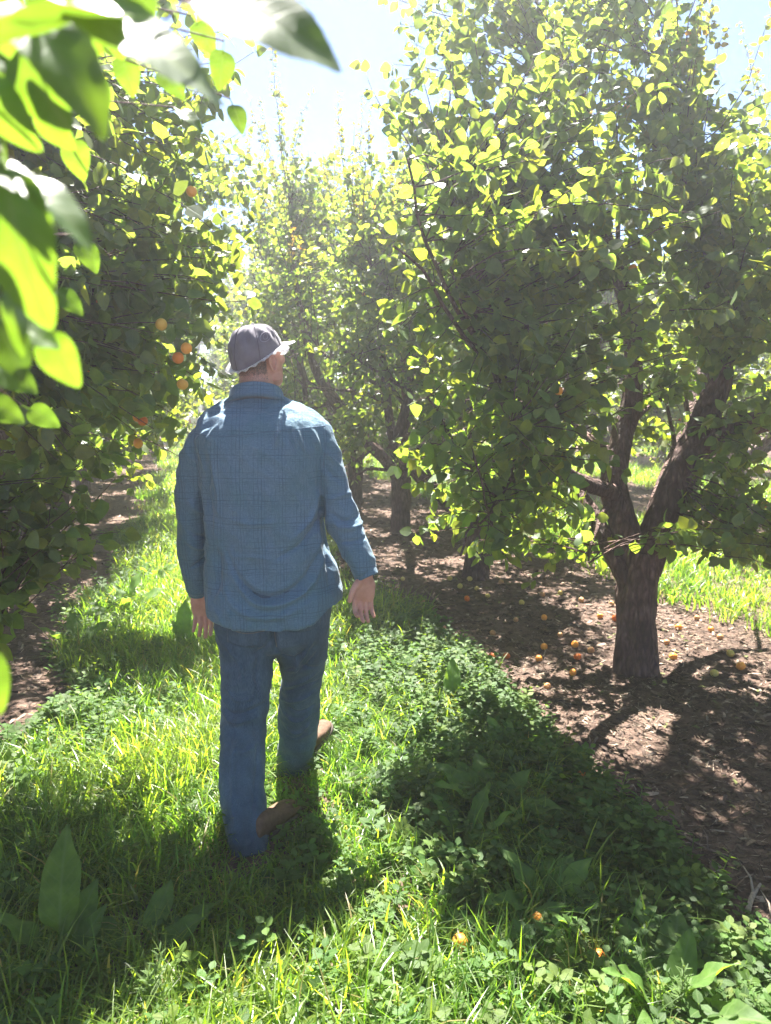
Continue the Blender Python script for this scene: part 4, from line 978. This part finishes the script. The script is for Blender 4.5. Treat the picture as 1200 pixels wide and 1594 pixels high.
BV = bvh_of(shirt)
def on_back(bv, x, z, off, y0=-.6, diry=1):
    h = bv.ray_cast(Vector((x, y0, z)), Vector((0, diry, 0)))
    return None if h[0] is None else np.array(h[0]) + np.array(h[1]) * off
def seam(bv, pts_px, r, name, mat, parent, n=40, off=0.0, yref=-.12):
    P = spline(np.array([toL(a, b, yref)[[0, 2]] for a, b in pts_px]), n); Q = [on_back(bv, x, z, off) for x, z in P]; Q = [q for q in Q if q is not None]
    if len(Q) < 3: return
    mb = MB(); tube(mb, np.array(Q), r, 5); return mb.build(name, mat, parent)
M_SEAM = simple('blue_seam', (.075, .125, .195), .85, .2)
seam(BV, [(297, 676), (330, 679), (370, 678), (420, 672), (460, 668), (507, 664)], .0012, 'yoke_seam', M_SEAM, shirt, 60)
seam(BV, [(506, 652), (508, 690), (503, 730), (500, 765)], .0010, 'sleeve_seam', M_SEAM, shirt)
seam(BV, [(301, 664), (298, 700), (306, 740), (320, 768)], .0010, 'sleeve_seam', M_SEAM, shirt)
# collar
co_ = toL(399, 615, .062); cb = MB(); n = 72; th = np.linspace(0, 2*np.pi, n, endpoint=False)
prof = [(.123, .116, -.030), (.105, .096, -.012), (.098, .087, .016), (.094, .083, .024), (.089, .078, .022), (.089, .078, -.01), (.095, .086, -.036)]
VV = []
for (a, b, dz) in prof:
    yy = np.sin(th) * b; tilt = -.25 * yy; wv = .002 * np.sin(th * 5 + a * 60)
    VV.append(np.stack([co_[0] + np.cos(th) * (a + wv), co_[1] + yy, co_[2] + dz + tilt - .004*np.cos(th*2)], 1))
V = np.concatenate(VV); k = len(prof); i = np.arange(k)[:, None]*n; j = np.arange(n)[None]; i2 = ((np.arange(k)+1) % k)[:, None]*n; j2 = (j+1) % n
cb.add(V, None, np.stack([i+j, i+j2, i2+j2, i2+j], -1).reshape(-1, 4)); cb.build('collar', M_SHIRT, shirt)
# cuffs with a button each
M_BTN = simple('button', (.20, .21, .22), .35, .5)
def cuff(A, side):
    d = nrm(A[-1, :3] - A[-6, :3]); c = A[-1, :3]; mb = MB(); r = A[-1, 3] + .002
    P = [c - d*.042, c - d*.040, c - d*.012, c + d*.014, c + d*.016, c + d*.014, c - d*.03]; rad = [r - .003, r + .002, r + .002, r + .001, r - .002, r - .006, r - .009]
    f = spline(np.column_stack([P, rad]), 26); 
    P_, T_, N_, B_ = frames(np.array([c - d*.06*(1 - t) for t in np.linspace(0, 1, 26)]))
    rr = f[:, 3]; cc = f[:, :3]; a = np.linspace(0, 2*np.pi, 40, endpoint=False)
    V = cc[:, None] + rr[:, None, None] * (np.cos(a)[None, :, None]*N_[0] + .88*np.sin(a)[None, :, None]*B_[0]) + (.0012*np.sin(a*6))[None, :, None]*N_[0]
    i = np.arange(25)[:, None]*40; j = np.arange(40)[None]; j2 = (j+1) % 40
    mb.add(V.reshape(-1, 3), None, np.stack([i+j, i+j2, i+40+j2, i+40+j], -1).reshape(-1, 4)); o = mb.build('cuff', M_SHIRT, shirt)
    bv = bvh_of(o); q = on_back(bv, c[0] - side*.012, c[2] + .012, .001)
    if q is not None:
        b = MB(); tube(b, np.array([q - [0, -.002, 0], q - [0, .002, 0]]), [.0055, .005], 14); b.build('button', M_BTN, o)
cuff(AR, 1); cuff(AL, -1)

# ---- jeans
def denim():
    k = NT('denim'); co = k.n('TexCoord').outputs['Object']
    n1 = k.noise(k.tex('Object', (1, 1, .08)), 520, 2); n2 = k.noise(co, 7, 4); n3 = k.noise(k.tex('Object', (1, 1, .3)), 24, 5, .6)
    c = k.ramp(n1, [(.3, (.032, .062, .100)), (.7, (.078, .120, .175))]); c = k.mix(c, k.ramp(n2, [(.35, (.72, .78, .8)), (.65, (1.25, 1.2, 1.15))]), 1.0, 'MULTIPLY')
    c = k.mix(c, k.ramp(n3, [(.35, (.85,)*3), (.68, (1.15,)*3)]), 1.0, 'MULTIPLY')
    k.principled(c, .85, .2, k.bump(k.math('ADD', n3, k.math('MULTIPLY', n1, .12)), .4, .006), Sheen_Weight=.1); return k.m
M_DENIM = denim()
LEG_L = [(384, 955, 52, .0), (385, 985, 49, -.005), (385, 1020, 43, -.015), (384, 1060, 39, -.035), (382, 1100, 36.5, -.06), (379, 1130, 35, -.08), (377, 1200, 35.5, -.15), (379, 1250, 34.5, -.21), (385, 1295, 33, -.27), (391, 1332, 32, -.31)]
LEG_R = [(464, 955, 50, .0), (466, 985, 46, .02), (470, 1015, 40, .05), (470, 1045, 33, .09), (467, 1080, 31, .13), (465, 1112, 31.5, .17), (463, 1145, 30, .21), (459, 1175, 28, .25), (453, 1204, 28, .285)]
def leg_pts(A, n=60):
    o = []
    for px, py, hw, y in A:
        p = toL(px, py, y); q = toL(px + hw, py, y); o.append([*p, q[0] - p[0]])
    return resamp(o, n)
LL, LR = leg_pts(LEG_L), leg_pts(LEG_R)
jm = MB()
for A in (LL, LR):
    P_, T_, N_, B_ = frames(A[:, :3]); rg_ = []
    for i in range(len(A)):
        t = T_[i]; U = nrm(XU - t * t[0]); W = nrm(np.cross(t, U)); W = W if W[1] > 0 else -W
        rg_.append((A[i, :3], U, W, A[i, 3], A[i, 3]*1.02, A[i, 3]*1.02, 0))
    loft(jm, rg_, 40, 2.15)
pr = resamp([trow(905, 336, 512, .0, .125), trow(940, 334, 516, .0, .132), trow(965, 335, 514, .0, .135), trow(990, 339, 510, .0, .125), trow(1006, 346, 500, .01, .105)], 22)
loft(jm, [(np.array([q[0], q[1], q[2]]), XU, YU, q[3], q[4], q[4], 0) for q in pr], 56, 2.4)
JF = [([(352, 1010), (372, 1035), (380, 1070)], .004, .006), ([(404, 1015), (398, 1050), (402, 1090)], -.004, .007), ([(370, 1120), (366, 1180), (372, 1240)], .004, .008), ([(398, 1125), (402, 1180), (396, 1250)], -.004, .008), ([(350, 1075), (370, 1088), (395, 1084)], .004, .005), ([(488, 1000), (470, 1030), (455, 1055)], .005, .006), ([(495, 1020), (478, 1045), (450, 1070)], -.005, .006), ([(446, 1130), (465, 1138), (490, 1128)], -.005, .006), ([(440, 1145), (460, 1156), (484, 1145)], .005, .006), ([(455, 1015), (462, 1040), (458, 1075)], .004, .007),
      ([(345, 1098), (360, 1108), (385, 1104), (412, 1094)], -.006, .007), ([(345, 1112), (365, 1120), (400, 1112)], .005, .007), ([(440, 1060), (465, 1048), (498, 1052)], -.005, .006), ([(440, 1095), (465, 1080), (495, 1062)], .006, .007),
      ([(438, 1104), (465, 1094), (496, 1080)], -.006, .006), ([(436, 1122), (462, 1116), (494, 1100)], .005, .007), ([(440, 1170), (462, 1180), (484, 1160)], .005, .006), ([(436, 1184), (456, 1192), (476, 1182)], -.005, .005), ([(430, 1010), (450, 1030), (480, 1015)], -.004, .008),
      ([(428, 985), (410, 1010), (395, 1020)], -.004, .008), ([(352, 1285), (380, 1295), (412, 1282)], -.005, .006), ([(354, 1303), (380, 1312), (412, 1300)], .005, .006), ([(350, 1150), (380, 1156), (410, 1145)], .003, .009), ([(425, 975), (427, 995), (430, 1015)], -.010, .010)]
def jean_disp(V, N):
    d = 2.2*fold_field(V, N, JF); W = V * np.array([1, 1, .5])
    d += .0032 * snoise(W, 24, 8) + .0034 * (1 - 2*np.abs(snoise(V * np.array([.5, 1, 1.4]), 22, 3))); return N * d[:, None]
jeans = fused('jeans', jm, .0055, M_DENIM, man, 4, jean_disp)
BJ = bvh_of(jeans); M_THR = simple('denim_stitch', (.15, .15, .14), .8, .2); M_POCK = M_DENIM
def patch(bv, corners, off, name, mat, parent, nu=16, nv=14):
    c = np.array([toL(a, b, -.12)[[0, 2]] for a, b in corners]); V = []; ok = True
    for v in np.linspace(0, 1, nv):
        for u in np.linspace(0, 1, nu):
            p = (1-v)*((1-u)*c[0] + u*c[1]) + v*((1-u)*c[3] + u*c[2]); p = p - np.array([0, .012 * v * math.sin(math.pi*u)])
            q = on_back(bv, p[0], p[1], off)
            if q is None: q = V[-1] if V else np.array([p[0], -.12, p[1]])
            V.append(q)
    V = np.array(V); i = np.arange(nv-1)[:, None]*nu + np.arange(nu-1)[None]; i = i.reshape(-1); mb = MB(); mb.add(V, None, np.stack([i, i+1, i+nu+1, i+nu], 1)); o = mb.build(name, mat, parent)
    s = o.modifiers.new('t', 'SOLIDIFY'); s.thickness = .005; s.offset = 1; return o
patch(BJ, [(352, 962), (408, 966), (404, 1003), (354, 1000)], .0035, 'back_pocket', M_POCK, jeans); patch(BJ, [(446, 950), (502, 938), (498, 975), (450, 982)], .0035, 'back_pocket', M_POCK, jeans)
seam(BJ, [(352, 975), (380, 984), (412, 980)], .0016, 'pocket_stitch', M_THR, jeans, 30, .004); seam(BJ, [(446, 968), (475, 974), (500, 955)], .0016, 'pocket_stitch', M_THR, jeans, 30, .004)
seam(BJ, [(427, 970), (428, 990), (431, 1008)], .0018, 'centre_seam', M_THR, jeans, 20, .001)

# ---- boots
M_SUEDE = simple('brown_suede', (.13, .078, .052), .85, .2, 70, .25, .4); M_SOLE = simple('dark_sole', (.07, .055, .045), .8, .3)
def boot(px, py, az, L=.295, lift=0.0, pitch=0.0):
    h = GP(px, py); h[2] = .0; o = h - M0; hl = np.array([o.dot(mu), o.dot(mf), 0.012 + lift]); a = R(az); d0 = np.array([math.sin(a), math.cos(a), 0]); sd_ = np.array([math.cos(a), -math.sin(a), 0])
    d = d0 * math.cos(R(pitch)) - ZU * math.sin(R(pitch)); up = ZU * math.cos(R(pitch)) + d0 * math.sin(R(pitch))
    mb = MB(); st = [(0, .020, .030), (.02, .030, .058), (.10, .034, .088), (.25, .036, .092), (.40, .038, .078), (.55, .043, .062), (.72, .049, .050), (.88, .043, .042), (.97, .028, .034), (1.0, .012, .026)]
    rws = resamp([[s, w_, hh] for s, w_, hh in st], 34)
    loft(mb, [(hl + d*(q[0]*L) + up*(.012 + q[2]*.5), sd_, up, q[1], q[2]*.5, q[2]*.5, 0) for q in rws], 32, 2.6)
    b = fused('boot', mb, .004, M_SUEDE, man, 3)
    sm_ = MB(); loft(sm_, [(hl + d*(q[0]*(L+.012) - .006) + up*(.010 + (.006 if q[0] > .42 else 0)), sd_, up, q[1] + .004, .011, .016 if q[0] < .35 else .011, 0) for q in rws], 28, 4.0); sm_.build('sole', M_SOLE, b)
    for s_ in (.42, .48, .54):
        c = hl + d*(s_*L) + up*(.012 + np.interp(s_, rws[:, 0], rws[:, 2]) + .001); lc = MB(); tube(lc, np.array([c - sd_*.02 - up*.006, c, c + sd_*.02 - up*.006]), .0018, 6); lc.build('lace', M_SOLE, b)
boot(392, 1326, 31, L=.285); boot(458, 1206, 36, L=.28, pitch=-22)

# ---- head, neck, hands and body: one continuous skin
HC = toL(402, 556, .075); HY = R(44); HP = R(9)
hr = np.array([math.cos(HY), -math.sin(HY), 0]); hf0 = np.array([math.sin(HY), math.cos(HY), 0]); hf = hf0*math.cos(HP) + ZU*math.sin(HP); hu_ = ZU*math.cos(HP) - hf0*math.sin(HP)
def HL_(x, y, z): return HC + hr*x + hf*y + hu_*z
sk = MB()
hs = [(-.118, .056, .020, .020), (-.110, .050, .036, .036), (-.093, .034, .058, .050), (-.068, .017, .077, .059), (-.040, .008, .086, .0655), (-.010, .0, .094, .071), (.02, -.004, .099, .0755), (.045, -.006, .098, .076), (.070, -.008, .086, .067), (.088, -.010, .062, .048), (.099, -.010, .030, .023)]
loft(sk, [(HL_(0, q[1], q[0]), hr, hf, q[3], q[2], q[2], 0) for q in resamp(hs, 40)], 56, 2.15)
def ell(mb, c, ax_, rad, n=24):
    th = np.linspace(0, 2*np.pi, n, endpoint=False); rg_ = []
    for p in np.linspace(-1.45, 1.45, 13): rg_.append((c + ax_[2]*rad[2]*math.sin(p), ax_[0], ax_[1], rad[0]*math.cos(p), rad[1]*math.cos(p), rad[1]*math.cos(p), 0))
    loft(mb, rg_, n, 2.0)
HX = (hr, hf, hu_)
def cap_chain(mb, pts, rad, s=16):
    P = np.array(pts, dtype=float); k = max(12, len(P)*6); p = spline(P, k); r = spline(np.array(rad, dtype=float)[:, None], k)[:, 0]
    d0 = nrm(p[0]-p[1]); d1 = nrm(p[-1]-p[-2]); p = np.vstack([p[0] + d0*r[0]*.9, p[0] + d0*r[0]*.6, p, p[-1] + d1*r[-1]*.6, p[-1] + d1*r[-1]*.9]); r = np.concatenate([[r[0]*.35, r[0]*.8], r, [r[-1]*.8, r[-1]*.35]])
    tube(mb, p, r, s)
cap_chain(sk, [HL_(0, .088, .022), HL_(0, .104, -.004), HL_(0, .116, -.026)], [.008, .010, .013]); ell(sk, HL_(.011, .103, -.030), HX, (.008, .010, .008)); ell(sk, HL_(-.011, .103, -.030), HX, (.008, .010, .008))
for s_ in (-1, 1):
    ell(sk, HL_(s_*.028, .084, .030), HX, (.024, .011, .009)); ell(sk, HL_(s_*.045, .066, -.018), HX, (.020, .018, .020))
    ell(sk, HL_(s_*.050, .030, -.075), HX, (.014, .035, .022))
    e0 = HL_(s_*.077, -.006, -.022); er = nrm(hr*s_ - hf*.55); ef = nrm(np.cross(hu_, er)); ell(sk, e0 + er*.003, (er, ef, nrm(hu_ - hf*.12)), (.006, .015, .027)); ell(sk, e0 + er*.009 - ef*.011, (er, ef, hu_), (.009, .006, .022))
    a = np.linspace(0, 2*np.pi, 26)[:-1]; pts = [e0 + er*.015 + ef*(.0155*math.cos(t)*(1.0 if math.sin(t) > -.2 else .7)) + hu_*(.028*math.sin(t)) for t in a]; tube(sk, np.array(pts + [pts[0]]), .0040, 8, cap=False)
ell(sk, HL_(0, .088, -.062), HX, (.024, .011, .006)); ell(sk, HL_(0, .087, -.074), HX, (.020, .011, .006)); ell(sk, HL_(0, .078, -.106), HX, (.020, .018, .014))
nb_ = toL(399, 640, .055); cap_chain(sk, [nb_ + [0, 0, -.02], nb_ + [0, -.002, .05], HL_(0, -.022, -.060), HL_(0, -.020, 0)], [.078, .066, .062, .060], 32)
ct_ = resamp([[q[0], q[1]+.01, q[2], q[3]*.78, q[4]*.72, 0] for q in rr_[3:]], 20); loft(sk, [(q[:3], XU, YU, q[3], q[4], q[4], 0) for q in ct_], 32)
for A in (AR, AL): tube(sk, A[:, :3], np.linspace(.042, .026, len(A)), 20)
for A in (LL, LR): tube(sk, A[:, :3], np.linspace(.075, .036, len(A)), 20)
def hand(A, lat, dn, curls, thumb_out, splay=1.0):
    w0 = A[-1, :3]; Y = nrm(np.array(dn, dtype=float)); X = np.array(lat, dtype=float); X = nrm(X - Y*X.dot(Y)); Z = np.cross(X, Y); Z = Z if Z[1] < 0 else -Z   # palm normal towards the camera
    T = lambda x, y, z: w0 + X*x + Y*y + Z*z
    cap_chain(sk, [T(0, -.018, 0), T(0, .0, 0), T(0, .03, 0)], [.024, .025, .024], 20)
    loft(sk, [(T(q[0], q[1], q[2]), X, Z, q[3], q[4], q[4], 0) for q in resamp([[0, .0, 0, .026, .018], [.001, .02, 0, .032, .019], [.0, .05, .001, .040, .0185], [-.001, .08, 0, .0425, .015], [-.001, .102, -.001, .039, .011]], 18)], 32, 2.6)
    ell(sk, T(.026, .038, .008), (X, Z, Y), (.016, .013, .028)); ell(sk, T(-.026, .05, .007), (X, Z, Y), (.014, .012, .034))
    for q, (x, L, r) in enumerate([(.0325, .076, .0094), (.0110, .084, .0096), (-.0105, .078, .0092), (-.0315, .061, .0082)]):
        a = 0; p = np.array([x, .088, 0.0]); P = [p.copy()]; sp = x * 1.1 * splay; c = curls[q]
        for f, cc in zip((.16, .42, .26, .20), (0, c*.8, c*1.1, c*.8)):
            a += R(cc); p = p + np.array([sp*f*L*1.4, math.cos(a)*f*(L+.014), math.sin(a)*f*(L+.014)]); P.append(p.copy())
        cap_chain(sk, [T(*v) for v in P], [r*1.08, r*1.05, r, r*.92, r*.78], 14)
    cap_chain(sk, [T(.016, .020, .006), T(.042, .044, .010 + thumb_out), T(.057, .070, .013 + thumb_out*1.5), T(.061, .098, .012 + thumb_out*1.3)], [.016, .0135, .0108, .0085], 16)
hand(AR, (-1, -.30, 0), (-.10, -.05, -1), (34, 26, 20, 22), .008)
hand(AL, (1, -.35, 0), (.10, -.05, -1), (12, 10, 12, 16), .004)
def skin_mat():
    k = NT('skin'); co = k.n('TexCoord').outputs['Object']; n = k.noise(co, 22, 4); n2 = k.noise(co, 160, 3)
    c = k.ramp(n, [(.3, (.46, .23, .17)), (.7, (.60, .335, .26))]); k.principled(c, .5, .4, k.bump(n2, .25, .002), Subsurface_Weight=.2, Subsurface_Scale=.008); return k.m
M_SKIN = skin_mat()
body = fused('body', sk, .0027, M_SKIN, man, 4)
M_HAIR = simple('grey_hair', (.20, .17, .15), .8, .3, 200, .4, .8); M_EYE = simple('eye_white', (.75, .72, .7), .2, .5)
for s_ in (-1, 1):
    e = MB(); ell(e, HL_(s_*.031, .083, .006), HX, (.012, .012, .012)); eo = e.build('eye', M_EYE, body)
    i_ = MB(); ell(i_, HL_(s_*.031, .0925, .006), HX, (.0055, .0035, .0055)); i_.build('iris', simple('iris', (.08, .06, .04), .2, .5), eo)
# short cropped hair at the nape: stubble clumps between cap rim and neck
hb_ = MB(); rh = np.random.default_rng(6); bvb = bvh_of(body); m_ = 0; hp_ = []
for q in range(9000):
    th = rh.uniform(R(112), R(248)); z = rh.uniform(-.085, -.005); d = hr*math.sin(th) + hf*math.cos(th)
    if z < -.055 - .03*math.cos(th*1.0) * 0 and rh.random() < .7: continue
    h = bvb.ray_cast(Vector(HC + hu_*z + d*.2), Vector(-d)); 
    if h[0] is not None: hp_.append((np.array(h[0]), np.array(h[1])))
HPp = np.array([a for a, b in hp_]); HNn = np.array([b for a, b in hp_]); dn_ = nrm(HNn*.45 - hu_[None] + rh.normal(0, .3, HNn.shape)); X_, Y_, Z_ = ortho(dn_, HNn)
inst(hb_, np.array([[-.5, 0, 0], [.5, 0, 0], [0, 1, .1]]), [[0, 1, 2]], None, np.zeros((3, 2)), HPp - HNn*.0005, X_, Y_, Z_, np.tile([[.0010, .007, .007]], (len(HPp), 1)), np.ones((len(HPp), 3)))
hb_.build('hair', M_HAIR, body)

# ---- cap
M_CAP = None
def cap_mat():
    k = NT('cap_twill'); n = k.noise(k.tex('Object'), 400, 2); n2 = k.noise(k.tex('Object'), 18, 4)
    c = k.ramp(n2, [(.3, (.135, .122, .150)), (.7, (.195, .178, .212))]); k.principled(c, .85, .2, k.bump(k.math('ADD', n2, k.math('MULTIPLY', n, .2)), .4, .005), Sheen_Weight=.2); return k.m
M_CAP = cap_mat()
nt_, nr_ = 120, 34; VV = []
def cap_pt(t, s, off=0.0):
    """t angle round the head (0 = front), s 0 rim .. 1 button"""
    A, B, Cc = .087 + off, .111 + off, .113 + off; zc = .006; yc = -.006
    y_ = math.cos(t); rim = .012 + .040*y_ - .014*y_*y_           # rim height: low at the nape, high in front
    ph0 = math.asin(np.clip((rim - zc) / Cc, -.95, .95)); ph = ph0 + (math.pi/2 - ph0) * s
    cr_ = math.copysign(abs(math.cos(ph))**.66, math.cos(ph)); sr = math.sin(ph)
    seamd = abs(((t + math.pi/6) % (math.pi/3)) - math.pi/6); g = -.0022 * math.exp(-(seamd / .03)**2) * (1 - .5*s)
    wr = .0035 * math.sin(3*t + 6*s) * math.sin(math.pi*s) + .0028 * math.sin(11*t - 9*s) * (math.sin(math.pi*s)**2) + .002*math.sin(19*t + 14*s)*(1-s)*s*2
    rr = 1 + (g + wr) / .1
    return HL_(math.sin(t)*A*cr_*rr, yc + math.cos(t)*B*cr_*rr, zc + sr*Cc*(1 + (wr*.5)/.1))
V = [cap_pt(t, s, o_) for (s, o_) in [(0.02, -.004), (0, -.003)] + [(x, 0) for x in np.linspace(0, .985, nr_)] for t in np.linspace(0, 2*math.pi, nt_, endpoint=False)]
k = nr_ + 2; V = np.array(V); i = np.arange(k-1)[:, None]*nt_; j = np.arange(nt_)[None]; j2 = (j+1) % nt_; cm = MB()
top = cap_pt(0, 1.0); V = np.vstack([V, top]); jj = np.arange(nt_)
cm.add(V, np.stack([(k-1)*nt_ + jj, (k-1)*nt_ + (jj+1) % nt_, np.full(nt_, k*nt_)], 1), np.stack([i+j, i+j2, i+nt_+j2, i+nt_+j], -1).reshape(-1, 4)); cap = cm.build('cap', M_CAP, man)
b_ = MB(); ell(b_, top + hu_*.002, HX, (.0075, .0075, .004)); b_.build('top_button', M_CAP, cap)
for q in range(6):   # raised double stitching either side of each panel seam
    t = q*math.pi/3 + math.pi/6*0; P = np.array([cap_pt(t, s, .0012) for s in np.linspace(.02, .96, 30)]); s_ = MB(); tube(s_, P, .0011, 5); s_.build('panel_seam', simple('cap_seam', (.10, .09, .115), .85, .2) if q == 0 else bpy.data.materials['cap_seam'], cap)
em = MB(); P = np.array([cap_pt(R(100) + .20*math.cos(a)*1.2, .40 + .10*math.sin(a), .0012) for a in np.linspace(0, 2*math.pi, 40)]); tube(em, P, .0010, 5); P = np.array([cap_pt(R(100) + .10*math.cos(a), .40 + .055*math.sin(a), .0012) for a in np.linspace(0, 2*math.pi, 30)]); tube(em, P, .0009, 5)
em.build('stitched_emblem', simple('emblem_thread', (.30, .28, .34), .7, .3), cap)
bm_ = MB(); nu, nv = 30, 12; V = []
for lay in (0, 1):
    for v in np.linspace(0, 1, nv):
        for u in np.linspace(-1, 1, nu):
            t = u * R(40); base = cap_pt(t, .03, .001); base = base + hu_*(.85*float((cap_pt(0, .03, .001) - base).dot(hu_))); ext = .090 * (1 - .8*abs(u)**2.2) * v
            p = base + hf*ext - hu_*(ext*.02 + .012*abs(u)**2*v) + hr*(u*.004*v) - hu_*(.003*lay); V.append(p)
V = np.array(V); i = (np.arange(nv-1)[:, None]*nu + np.arange(nu-1)[None]).reshape(-1); m_ = nu*nv; f = [np.stack([i, i+1, i+nu+1, i+nu], 1), np.stack([i, i+nu, i+nu+1, i+1], 1) + m_]
e = np.concatenate([(nv-1)*nu + np.arange(nu-1), ]); f.append(np.stack([e, e+1, e+1+m_, e+m_], 1)); e = np.arange(nv-1)*nu; f.append(np.stack([e+nu, e, e+m_, e+nu+m_], 1)); e = e + nu-1; f.append(np.stack([e, e+nu, e+nu+m_, e+m_], 1))
bm_.add(V, None, np.concatenate(f)); bm_.build('brim', simple('brim_cloth', (.42, .38, .40), .8, .25, 300, .15, .2), cap)
# ruffled white net showing under the cap rim
def net_mat():
    k = NT('white_net'); v = k.n('TexVoronoi', feature='DISTANCE_TO_EDGE'); v.inputs['Scale'].default_value = 330; k.l(k.n('TexCoord').outputs['Object'], v.inputs['Vector'])
    fac = k.math('MULTIPLY', k.math('SUBTRACT', v.outputs['Distance'], .16), 12.0, clamp=True)
    p = k.n('BsdfPrincipled'); p.inputs['Base Color'].default_value = (.86, .85, .88, 1); p.inputs['Roughness'].default_value = .7
    t = k.n('BsdfTranslucent'); t.inputs[0].default_value = (.75, .74, .78, 1); m1 = k.n('MixShader'); m1.inputs[0].default_value = .45; k.l(p.outputs[0], m1.inputs[1]); k.l(t.outputs[0], m1.inputs[2])
    tr = k.n('BsdfTransparent'); m2 = k.n('MixShader'); k.l(k.math('MULTIPLY', fac, .8), m2.inputs[0]); k.l(m1.outputs[0], m2.inputs[1]); k.l(tr.outputs[0], m2.inputs[2]); k.l(m2.outputs[0], k.out.inputs[0]); return k.m
nm = MB(); na, nb2 = 420, 7; V = []
for a in np.linspace(R(42), R(318), na):
    wid = .008 + .026*math.exp(-((a - R(60))/.24)**2) + .028*math.exp(-((a - R(235))/.42)**2) + .0035*math.sin(a*17)
    for s in np.linspace(0, 1, nb2):
        p0 = cap_pt(a, 0, .0015); out = nrm(hr*math.sin(a) + hf*math.cos(a)); ph = a*36 + 1.5*math.sin(a*9)
        bulge = .010*math.sin(math.pi*min(1, s*.9)) * (1 + 2.0*math.exp(-((a - R(60))/.3)**2) + 1.4*math.exp(-((a - R(235))/.5)**2))
        V.append(p0 + hu_*(.006 - wid*s) + out*(bulge*.9 + .0050*math.sin(ph)*s + .0018*math.sin(ph*2.3 + s*3)))
i = (np.arange(na-1)[:, None]*nb2 + np.arange(nb2-1)[None]).reshape(-1); nm.add(np.array(V), None, np.stack([i, i+1, i+nb2+1, i+nb2], 1)); nm.build('hair_net', net_mat(), cap)
# ------------------------------------------------------------------ added scattering volume standing in for the sun's lens-flare veil
VEIL = 0.0068
def veil_box():
    k = NT('flare_veil_volume'); k.t.nodes.remove(k.out); k.out = k.n('OutputMaterial'); v = k.n('VolumePrincipled')
    v.inputs['Color'].default_value = (.93, .92, 1.0, 1); v.inputs['Density'].default_value = VEIL; v.inputs['Anisotropy'].default_value = .65
    k.l(v.outputs[0], k.out.inputs['Volume'])
    mb = MB(); x0, x1, y0, y1, z0, z1 = -40, 50, -12, 75, -1.2, 6.2
    V = [[x, y, z] for z in (z0, z1) for y in (y0, y1) for x in (x0, x1)]
    mb.add(V, None, [[0, 2, 3, 1], [4, 5, 7, 6], [0, 1, 5, 4], [2, 6, 7, 3], [0, 4, 6, 2], [1, 3, 7, 5]])
    o = mb.build('flare_veil', k.m, None, False); tag(o, 'added thin pale veil over the orchard standing in for lens flare', 'flare_veil', kind='stuff'); return o
veil_box()
